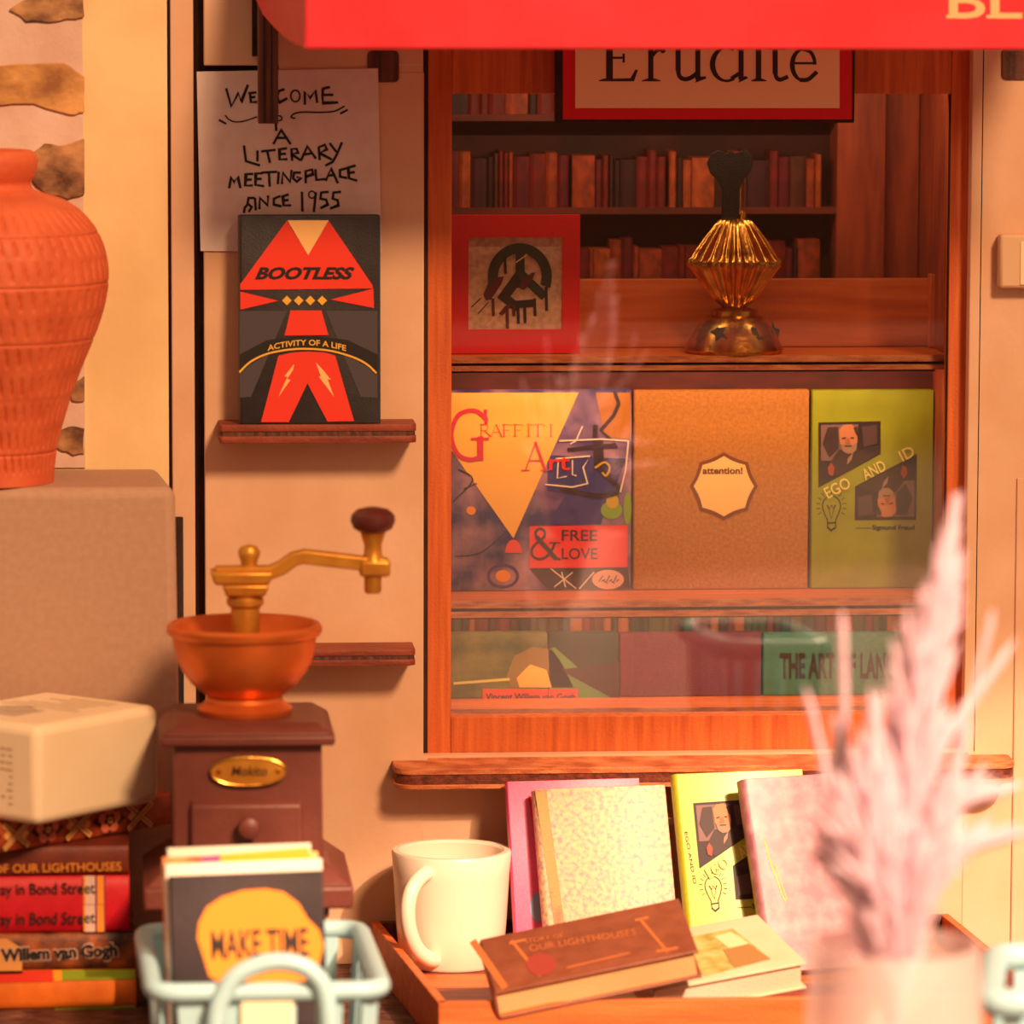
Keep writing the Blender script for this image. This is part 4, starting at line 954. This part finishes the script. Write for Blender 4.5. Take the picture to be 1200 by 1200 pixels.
ec = P(437, 662, YGc)
build('crank_end', MB().box((P(421, 660, YGc).x, YGc-.013, P(437, 675, YGc).z), (P(457, 660, YGc).x, YGc+.013, P(437, 655, YGc).z)), GOLDM, gr, bevel=.004, seg=3)
build('crank_pin', MB().lathe(ec, [(.008, -.031), (.0095, -.028), (.0095, -.010)], 24), GOLDM, gr, smooth=True)
build('handle_neck', MB().lathe(ec, [(.013, .004), (.010, .012), (.0095, .022), (.014, .036), (.0165, .040)], 32), GOLDM, gr, smooth=True)
build('handle_knob', MB().lathe(ec, [(.014, .036), (.021, .040), (.0245, .048), (.0235, .055), (.017, .061), (.006, .0635)], 40), mat('dark_brown_knob', (88, 34, 26), .4, coat=.2), gr, smooth=True)

# ================================================================== MINT BASKET with books
def basket(name, label, corners, zr, zb, hw=.0075, arch=None, opening=True, parts=('rim', 'rib', 'base_tray')):
    bl, br, frr, fl_ = corners; c = sum((Vector(v) for v in corners), Vector())/4
    r = thing(name, label, 'basket', (c.x, c.y, 0))
    def rounded(s, z, rad=.03, n=6):
        pts = [c+(Vector(v)-c)*s for v in corners]; out = []
        for i in range(4):
            p0, p1, p2 = pts[i-1], pts[i], pts[(i+1) % 4]
            a = p1+(p0-p1).normalized()*rad; b = p1+(p2-p1).normalized()*rad
            for t in range(n+1):
                f = t/n; q = a*(1-f)**2+p1*2*f*(1-f)+b*f*f; out.append(Vector((q.x, q.y, z)))
        return out
    top = rounded(1, zr); bot = rounded(.92, zb)
    build('rim', MB().tube(top+[top[0]], hw, 12), MINT, r, smooth=True)
    inner = rounded(.985, zr-.002); outer = rounded(1.01, zr-.014)
    low = rounded(.93, zb+.02)
    def at(poly, f):
        L = [0];
        for i in range(len(poly)): L.append(L[-1]+(poly[(i+1) % len(poly)]-poly[i]).length)
        f = (f % 1)*L[-1]
        for i in range(len(poly)):
            if f <= L[i+1]: t = (f-L[i])/max(1e-9, L[i+1]-L[i]); return poly[i].lerp(poly[(i+1) % len(poly)], t)
        return poly[0]
    t2 = rounded(.99, zr-.004)
    nr = 22
    for i in range(nr):
        f = (i+.25)/nr; f2 = f+.55/nr
        a, b, d, e = at(t2, f), at(t2, f2), at(low, f2), at(low, f)
        inn = (c-(a+b)/2); inn.z = 0; inn = inn.normalized()*.004
        build('rib', MB().hexa([e, d, d+inn, e+inn], [a, b, b+inn, a+inn]), MINT, r, bevel=.001)
    bw = MB(); n = len(low); l0 = rounded(.92, zb); l1 = rounded(.93, zb+.022)
    bw.add(l0+l1+[v+(c-v)*.03+Vector((0, 0, 0)) for v in l1]+[v+(Vector((c.x, c.y, v.z))-v)*.06+Vector((0, 0, .004)) for v in l0], [(i, (i+1) % n, n+(i+1) % n, n+i) for i in range(n)]+[(n+i, n+(i+1) % n, 2*n+(i+1) % n, 2*n+i) for i in range(n)]+[(2*n+i, 2*n+(i+1) % n, 3*n+(i+1) % n, 3*n+i) for i in range(n)]+[tuple(range(n)), tuple(range(3*n, 4*n))])
    build('base_tray', bw, MINT, r)
    return r, c
YBf, YBb = -.86, -.56
zr = P(320, 1162, YBf).z
cor = [onz(167, 1092, zr), onz(421, 1088, zr), P(449, 1158, YBf), P(180, 1168, YBf)]
for v in cor: v.z = zr
bk_, bcn = basket('mint_basket', 'mint green plastic basket holding small books, front left', cor, zr, .0005, .010)
hp = []
fp = [P(250, 1300, YBf-.010), P(252, 1200, YBf-.012), P(262, 1165, YBf-.012), P(278, 1143, YBf-.012), P(305, 1130, YBf-.012), P(332, 1127, YBf-.012), P(356, 1133, YBf-.012), P(374, 1148, YBf-.012), P(382, 1168, YBf-.012), P(386, 1205, YBf-.012), P(388, 1300, YBf-.010)]
def smooth3(p, n=5):
    pp = [p[0]]+p+[p[-1]]; q = []
    for i in range(1, len(pp)-2):
        for t in range(n):
            t = t/n; a, b, c_, d = pp[i-1:i+3]; q.append((2*b+(c_-a)*t+(2*a-5*b+4*c_-d)*t*t+(3*b-a-3*c_+d)*t**3)*.5)
    return q+[p[-1]]
build('handle', MB().tube(smooth3(fp), .0095, 12), MINT, bk_, smooth=True)
lb = pbox(282, 1166, 344, 1290, YBf-.004, YBf+.004); build('label_tag', lb, mat('ivory_tag', (246, 226, 190), .5), bk_, bevel=.002)

def booked(name, label, TL, BL, TR, T, m, spine_first=True, cv=.0025, rnd=.35, pages=PAGES, group=None):
    TL, BL, TR = Vector(TL), Vector(BL), Vector(TR)
    u = TL-BL; Hh = u.length; u.normalize(); r = TR-TL; W = r.length; r = (r-u*r.dot(u)).normalized(); b = u.cross(r)*-1
    if b.y < 0: b = -b
    M = Matrix(((r.x, b.x, u.x, BL.x), (r.y, b.y, u.y, BL.y), (r.z, b.z, u.z, BL.z), (0, 0, 0, 1)))
    t = thing(name, label, 'book', M, group); book_mesh(t, W, Hh, T, m, pages, cv, rnd)
    return t, Plane(BL, -b), W, Hh, M
# front book in the basket
Yb0 = -.66
MK = mat('charcoal_booklet', (40, 34, 40), .45, 0, (62, 50, 54), (12, 12, 12), .2, 200, spec=.35)
def bbook(name, label, tl, tr, bly, Yt, Ybm, T, m, **k):
    TL = P(tl[0], tl[1], Yt); TR = P(tr[0], tr[1], Yt); BL = P(tl[0]+9, bly, Ybm); BL.z = .022
    return booked(name, label, TL, BL, TR, T, m, **k)
mk, plm, *_ = bbook('basket_book', 'charcoal book with yellow blob and black capitals at front of basket', (197, 1027), (378, 1018), 1300, -.745, -.785, .020, MK, pages=mat('white_pages', (250, 236, 216), .7))
ink = Ink(plm, 140, 940, 3.333)
BO = flat('egg_yellow', (232, 146, 40)); BOR = flat('orange_rim', (240, 140, 30))
bl_ = [(310, 470), (340, 410), (400, 370), (480, 345), (570, 338), (640, 350), (700, 395), (735, 455), (780, 500), (797, 560), (780, 630), (740, 690), (640, 740), (450, 740), (350, 680), (325, 600), (303, 530)]
ink.poly(bl_, BOR, 0).poly([(550+(x-550)*.975, 540+(y-540)*.975) for x, y in bl_], BO, 1)
ink.text('MAKE TIME', 360, 612, 108, flat('type_black', (50, 36, 34)), 2, width=380, bold=.02, rot=2); ink.emit(mk)
mk2, pl2, *_ = bbook('basket_book', 'red-spined book with bright yellow and orange picture, middle of basket', (189, 1005), (372, 993), 1300, -.698, -.738, .018, mat('mosaic_cover', (226, 60, 44), .45, 0, (250, 200, 120), (16, 16, 16), .2, 200, lo=.42, hi=.6))
ink = Ink(pl2); ink.poly([(252, 1002), (362, 993), (364, 1040), (252, 1046)], flat('sunny', (250, 170, 40)), 0).poly([(236, 1004), (258, 1001), (258, 1040), (236, 1040)], flat('violet_patch', (150, 80, 140)), 1); ink.emit(mk2)
mk3, pl3, *_ = bbook('basket_book', 'pale mint-white book at the back of the mint basket', (195, 994), (364, 985), 1290, -.677, -.717, .014, mat('pale_mint_cover', (214, 224, 204), .5))
mk4, pl4, *_ = bbook('basket_book', 'cream-white book just behind the charcoal one in basket', (192, 1013), (377, 1003), 1300, -.721, -.761, .018, mat('cream_white_cover', (250, 236, 220), .5))

# ================================================================== WOODEN CRATE with mug and books
zc = .054; zf = .022
def cz(px, py, z=zc): return onz(px, py, z)
A = cz(440, 1090); A.y = min(A.y, -.006)
crate = thing('display_crate', 'shallow orange wooden crate under the window holding mug and books', 'crate', (P(820, 1150, -.2).x, -.2, 0))
FL, FR = cz(514, 1175), cz(1228, 1165); BLk, BRk = cz(437, 1088), cz(1128, 1090)
yb_ = -.010
BLk.y = yb_; BRk.y = yb_; th = .010
def board(p, q, inn, z0, z1, m, name):
    p, q = Vector(p), Vector(q); inn = Vector(inn)*th
    v = [p, q, q+inn, p+inn]
    return build(name, MB().hexa([(a.x, a.y, z0) for a in v], [(a.x, a.y, z1) for a in v]), m, crate, bevel=.0012)
board(FL, FR, (0, 1, 0), 0.0003, zc, WOODH, 'front_board')
board(BLk, FL+Vector((0, .0, 0)), (1, 0, 0), 0.0003, zc, WOODH, 'side_board')
board(BRk, FR, (-1, 0, 0), 0.0003, zc, WOODH, 'side_board')
board(BLk+Vector((th, 0, 0)), BRk-Vector((th, 0, 0)), (0, -1, 0), 0.0003, zc+.0, STAIN, 'back_board')
v = [FL+Vector((th, th, 0)), FR+Vector((-th, th, 0)), BRk+Vector((-th, -th, 0)), BLk+Vector((th, -th, 0))]
nfl = 6
for i in range(nfl):
    f0, f1 = i/nfl, (i+1)/nfl-.004
    q = [v[0].lerp(v[3], f0), v[1].lerp(v[2], f0), v[1].lerp(v[2], f1), v[0].lerp(v[3], f1)]
    build('bottom_plank', MB().hexa([(a.x, a.y, .003) for a in q], [(a.x, a.y, zf) for a in q]), WOODH if i % 2 else BRNW, crate, bevel=.0008)
# mug
YM = -.105
mx = P(529, 1000, YM).x
mz = zf+.0006; mc = Vector((mx, YM, mz))
mzt = P(529, 995, YM).z-mz
mr = .0695
mug = thing('mug', 'cream ceramic mug with looped handle at left end of the crate', 'mug', mc)
build('mug_body', MB().lathe(mc, [(.058, 0), (.0605, .003), (.064, mzt*.35), (.0675, mzt*.8), (mr, mzt-.003), (mr-.0015, mzt), (mr-.008, mzt), (mr-.0105, mzt-.003), (.057, mzt*.4), (.052, .008), (.02, .007)], 72), CREAM, mug, smooth=True)
hp = [P(503, 1022, YM-.055), P(494, 1027, YM-.068), P(483, 1042, YM-.080), P(478, 1064, YM-.086), P(480, 1090, YM-.084), P(489, 1112, YM-.076), P(503, 1124, YM-.066), P(510, 1125, YM-.052)]
build('mug_handle', MB().tube(smooth3(hp), .0088, 14), CREAM, mug, smooth=True)

# leaning books
def lean(name, label, tl, W, yaw, ln, T, m, Yt, **k):
    TL = P(tl[0], tl[1], Yt); y, l = R(yaw), R(ln)
    r = Vector((math.cos(y), math.sin(y), 0)); u = Vector((-math.sin(y)*math.sin(l), math.cos(y)*math.sin(l), math.cos(l)))
    BL = TL - u*((TL.z-(zf+.0008+T*math.sin(l)))/u.z)
    return booked(name, label, TL, BL, TL+r*W, T, m, **k)
PINK = mat('hot_pink_cover', (222, 50, 120), .36, 0, (212, 70, 124), (300, 300, 300), .35, 1200, spec=.7, coat=.35)
pk_, plp, *_ = lean('leaning_book', 'hot pink book leaning leftmost under the sill', (593, 916), .158, 6, 19, .016, PINK, Yt=-.084)
ink = Ink(plp, 580, 890, 3.75)
ink.poly([(145, 160), (320, 150), (420, 690), (245, 740)], flat('gold_book_shadow', (206, 30, 60)), 0).poly([(205, 540), (260, 545), (300, 760), (240, 760)], flat('navy', (50, 60, 110)), 1).ell(190, 650, 36, 66, flat('steel_blue', (130, 150, 190)), 1)  # deep red patch is the gold book's shadow, painted on the pink cover
ink.emit(pk_)
GLD = mat('gold_mottled_cover', (214, 178, 128), .36, 0, (150, 122, 126), (170, 170, 170), .4, 1300, spec=.7, lo=.42, hi=.66, detail=10, coat=.2)
gd, plg, *_ = lean('leaning_book', 'gold mottled book with worn painted cover, leaning in front of pink one', (625, 925), .158, 9, 21, .022, GLD, Yt=-.116, rnd=.8)
SPN = mat('umber_mottle', (190, 120, 40), .5, 0, (96, 60, 30), (40, 40, 40), .3, 300, lo=.5, hi=.72, detail=8)
ink = Ink(plg); ink.poly([(627, 926), (640, 925), (668, 1130), (656, 1130)], SPN, 0); ink.emit(gd, 'spine_band')
LIM2 = mat('bright_lime_cover', (186, 190, 16), .34, 0, (176, 180, 14), (200, 200, 200), .35, 1200, spec=.7, coat=.5)
lm, pll, *_ = lean('leaning_book', 'lime green book with bearded portraits leaning behind the lilac one', (788, 907), .158, 10, 21, .020, LIM2, Yt=-.112, rnd=.8)
# same cover design as the lime one in the window, mapped on this cover
Ml = Matrix(lm['_m']).transposed(); lw_ = .158
lh_ = (Ml.inverted() @ P(788, 907, -.112)).z
def fnl(x, y, off): return Ml @ Vector((.012+(x-45)/780*(lw_-.012), -off, lh_*(1-y/1130)+.0))
ink = Ink(None, fn=fnl); ego_print(ink, 0); ink.emit(lm)
ink = Ink(pll); 
ink.text('EGO AND ID', 802, 975, 3.6, BLACK, 0, width=62, rot=-80, bold=.01); ink.emit(lm, 'spine_title')
LIL = mat('lilac_rose_cover', (156, 92, 112), .36, 0, (190, 140, 148), (50, 50, 50), .4, 1300, spec=.8, lo=.4, hi=.7, detail=9, coat=.3)
ll, pli, *_ = lean('leaning_book', 'lilac rose book with shiny grained cover, rightmost of leaning books', (869, 913), .160, 18, 21, .022, LIL, Yt=-.152, rnd=.8)
ink = Ink(pli); GI = flat('gilt', (236, 190, 90))
ink.line([(896, 985), (903, 1012)], 1.6, GI, 0).line([(903, 1012), (918, 1052), (921, 1056)], 1.6, GI, 0).line([(908, 1012), (922, 1054)], 1.2, GI, 0); ink.emit(ll, 'gilt_lines')
# cream book lying right, brown book lying over it
def flatbook(name, label, z0, T, FLp, FRp, BLp, m, cv=.003, pages=PAGES, tilt=0, rnd=.5):
    """lying book; corners are pixels of its TOP face at height z0+T; spine on the left side"""
    zt = z0+T; a = onz(*FLp, zt); b = onz(*FRp, zt); c_ = onz(*BLp, zt)
    r = (b-a); W = r.length; r.normalize(); u = (c_-a); u = u-r*u.dot(r); Hh = u.length; u.normalize()
    n = r.cross(u)                                  # up
    if tilt: pass
    # local x = r, local z = u, local y = down
    dn = -n
    M = Matrix(((r.x, dn.x, u.x, a.x), (r.y, dn.y, u.y, a.y), (r.z, dn.z, u.z, a.z), (0, 0, 0, 1)))
    t = thing(name, label, 'book', M); book_mesh(t, W, Hh, T, m, pages, cv, rnd); return t, Plane(a, n)
CRM = mat('cream_cover', (226, 202, 172), .5, 0, (218, 192, 160), (20, 20, 20), .2, 300)
T1 = .034
# brown book: tilted a little, its right side resting on the cream one
def tilted(name, label, FLp, FRp, BLp, zFL, zFR, T, m, cv=.003, dz=.03, pages=None):
    a = onz(*FLp, zFL); b = onz(*FRp, zFR); c_ = onz(*BLp, zFL+dz)
    r = b-a; W = r.length; r.normalize(); u = c_-a; u = u-r*u.dot(r); Hh = u.length; u.normalize(); dn = -(r.cross(u))
    M = Matrix(((r.x, dn.x, u.x, a.x), (r.y, dn.y, u.y, a.y), (r.z, dn.z, u.z, a.z), (0, 0, 0, 1)))
    t = thing(name, label, 'book', M); book_mesh(t, W, Hh, T, m, pages or mat('tan_pages', (222, 170, 116), .8, 0, (200, 140, 90), (4, 4, 400), .3, 300), cv, .35); return t, Plane(a, -dn), u
cb, plc, uc = tilted('lying_book', 'cream book with small green landscape cover lying at right in crate', (765, 1162), (945, 1128), (712, 1104), .058, .078, .032, CRM, .0025, dz=.030, pages=PAGES)
ink = Ink(plc, 500, 1040, 2.609)
SG = mat('landscape_green', (150, 140, 60), .6, 0, (190, 184, 120), (60, 60, 60), detail=6)
ink.poly([(740, 165), (935, 125), (1052, 218), (850, 272)], SG, 0).poly([(880, 150), (930, 135), (985, 170), (930, 190)], flat('cloud_cream', (224, 206, 160)), 1)
ink.poly([(905, 190), (985, 172), (1052, 218), (940, 246)], flat('umber_ground', (160, 120, 70)), 1); ink.emit(cb)
BRC = mat('brown_leather_cover', (140, 78, 54), .42, 0, (124, 66, 44), (40, 40, 40), .3, 300, spec=.6)
zz = zf+.0006+T1
bb, plb, ub = tilted('lying_book', 'brown leather book with gold frame lines lying in front of the mug', (577, 1164), (818, 1114), (523, 1109), .066, .110, .034, BRC, dz=.027)
ink = Ink(plb, 500, 1040, 2.609)
GL = flat('gold_foil', (186, 106, 56))
ink.line([(145, 170), (235, 300)], 22, GL, 0).line([(262, 165), (345, 268)], 10, GL, 0).line([(255, 170), (300, 160)], 8, GL, 0).line([(655, 100), (735, 195)], 9, GL, 0).line([(640, 100), (675, 92)], 8, GL, 0).line([(705, 195), (765, 185)], 8, GL, 0).line([(430, 245), (620, 200)], 5, GL, 0)
ink.text('STORY OF', 300, 172, 15, GL, 0, width=120, rot=9).text('OUR LIGHTHOUSES', 315, 196, 20, GL, 0, width=330, rot=9)
ink.ell(350, 235, 45, 34, flat('wine_seal', (150, 60, 50)), 0); ink.emit(bb)
# ================================================================== FOREGROUND: pampas vase and a mint bin
YV2 = -1.50
vx = P(1048, 1150, YV2).x
pv = thing('milky_vase', 'blurred milky glass vase in right foreground holding pink pampas', 'vase', (vx, YV2, 0))
vt = P(1048, 1106, YV2).z; rr = .077
build('vase_wall', MB().lathe((vx, YV2, 0), [(.062, 0), (.068, .01), (.080, vt*.3), (.082, vt*.6), (rr, vt*.95), (rr, vt), (rr-.004, vt), (rr-.005, vt*.95), (.077, vt*.6), (.074, vt*.3), (.06, .014), (.01, .012)], 64), MILK, pv, smooth=True)
pg = thing('pampas_grass', 'blurred pink dried pampas plumes rising from the foreground vase', 'dried grass', (vx, YV2, .02))
def plume(path_px, width, n, L, r0=.0022, fuzz=1.0):
    n = int(n*.6); r0 *= 1.5
    pts = smooth3([P(x, y, YV2+dy) for x, y, dy in path_px], 8)
    m = MB(); m.tube(pts, [.0022]*len(pts), 5)
    N = len(pts)
    for i in range(n):
        f = .12+.88*(i+random.random())/n; k_ = min(N-2, int(f*(N-1))); p = pts[k_].lerp(pts[k_+1], f*(N-1)-k_)
        t = (pts[min(N-1, k_+2)]-pts[max(0, k_-1)]).normalized()
        a = random.uniform(0, 2*math.pi); side = Vector((math.cos(a), math.sin(a), 0)); side = (side-t*side.dot(t)).normalized()
        env = width*(math.sin(min(1, f*1.15)*math.pi*.82+.25))**1.0*(1.05-f*.75)
        l = L*random.uniform(.7, 1.15)*(1.05-.45*f); q1 = p+t*l*.5+side*env*.55*random.uniform(.5, 1); q2 = p+t*l+side*env*random.uniform(.7, 1.1)
        m.tube([p, q1, q2], [r0, r0*1.1, r0*.2], 4)
    build('plume', m, PLUME, pg)
b0 = (1048, 1240, 0)
plume([b0, (1050, 1060, 0), (1072, 850, 0), (1094, 740, 0), (1108, 660, 0)], .044, 900, .10, .0024)
plume([b0, (1040, 1080, -.02), (1020, 990, -.02), (1022, 880, -.02)], .060, 620, .09, .0024)
plume([b0, (1020, 1080, .02), (995, 960, .02), (988, 760, .02)], .009, 130, .06, .002)
plume([b0, (1010, 1080, 0), (980, 960, 0), (955, 850, 0)], .009, 110, .06, .002)
plume([b0, (1075, 1060, 0), (1110, 960, 0), (1150, 935, .01)], .020, 130, .07, .002)
plume([b0, (1080, 1080, 0), (1120, 1010, 0), (1172, 985, 0)], .018, 120, .07, .002)
plume([b0, (1065, 1050, -.01), (1095, 900, -.01), (1162, 790, 0)], .010, 120, .06, .0024)
plume([b0, (1075, 1050, .01), (1110, 930, .01), (1158, 740, .01)], .008, 100, .05, .0018)
plume([b0, (1040, 1100, .03), (1000, 1010, .03), (985, 900, .03)], .045, 380, .08, .0022)
plume([b0, (1055, 1100, -.03), (1090, 1010, -.03), (1118, 910, -.03)], .045, 400, .08, .0022)
# mint bin at lower right, largely out of the picture
YQ = -1.20
cz_ = P(1260, 1162, YQ).z
c4 = [P(1165, 1140, YQ+.17), P(1325, 1140, YQ+.17), P(1340, 1165, YQ-.05), P(1158, 1165, YQ-.05)]
for v in c4: v.z = cz_
mb2, _ = basket('mint_bin', 'blurred mint green plastic bin at the lower right corner', c4, cz_, .0005, .014)
# leafy pot to the right, seen only in the glass
pt = thing('leafy_pot', 'green leafy plant in a pot beside the mint bin', 'plant', (P(1580, 1200, -1.15).x, -1.15, 0))
pc = Vector((P(1580, 1200, -1.15).x, -1.15, 0))
build('pot', MB().lathe(pc, [(.05, 0), (.07, .12), (.075, .13), (.068, .13), (.06, .02)], 32), TERRA, pt, smooth=True)
lf = MB()
for i in range(46):
    a = random.uniform(0, 6.28); el = random.uniform(.2, 1.4); l = random.uniform(.10, .17); d = Vector((math.cos(a)*math.cos(el), math.sin(a)*math.cos(el), math.sin(el)))
    s = d.cross(Vector((0, 0, 1))).normalized()*.022; p0 = pc+Vector((0, 0, .12)); p1 = p0+d*l*.55; p2 = p0+d*l+Vector((0, 0, -.02)); up = s.cross(d).normalized()*.0015
    lf.add([p0, p1+s, p2, p1-s, p1+up*4], [(0, 1, 4), (1, 2, 4), (2, 3, 4), (3, 0, 4)])
fo = build('foliage', lf, mat('leaf_green_shiny', (70, 130, 40), .5), pt); fo['kind'] = 'stuff'

# tidy helper properties
for o in bpy.data.objects:
    if '_m' in o: del o['_m']
    if o.name.startswith(('lattice_print', 'spine_text', 'handwriting')): o['kind'] = 'stuff'
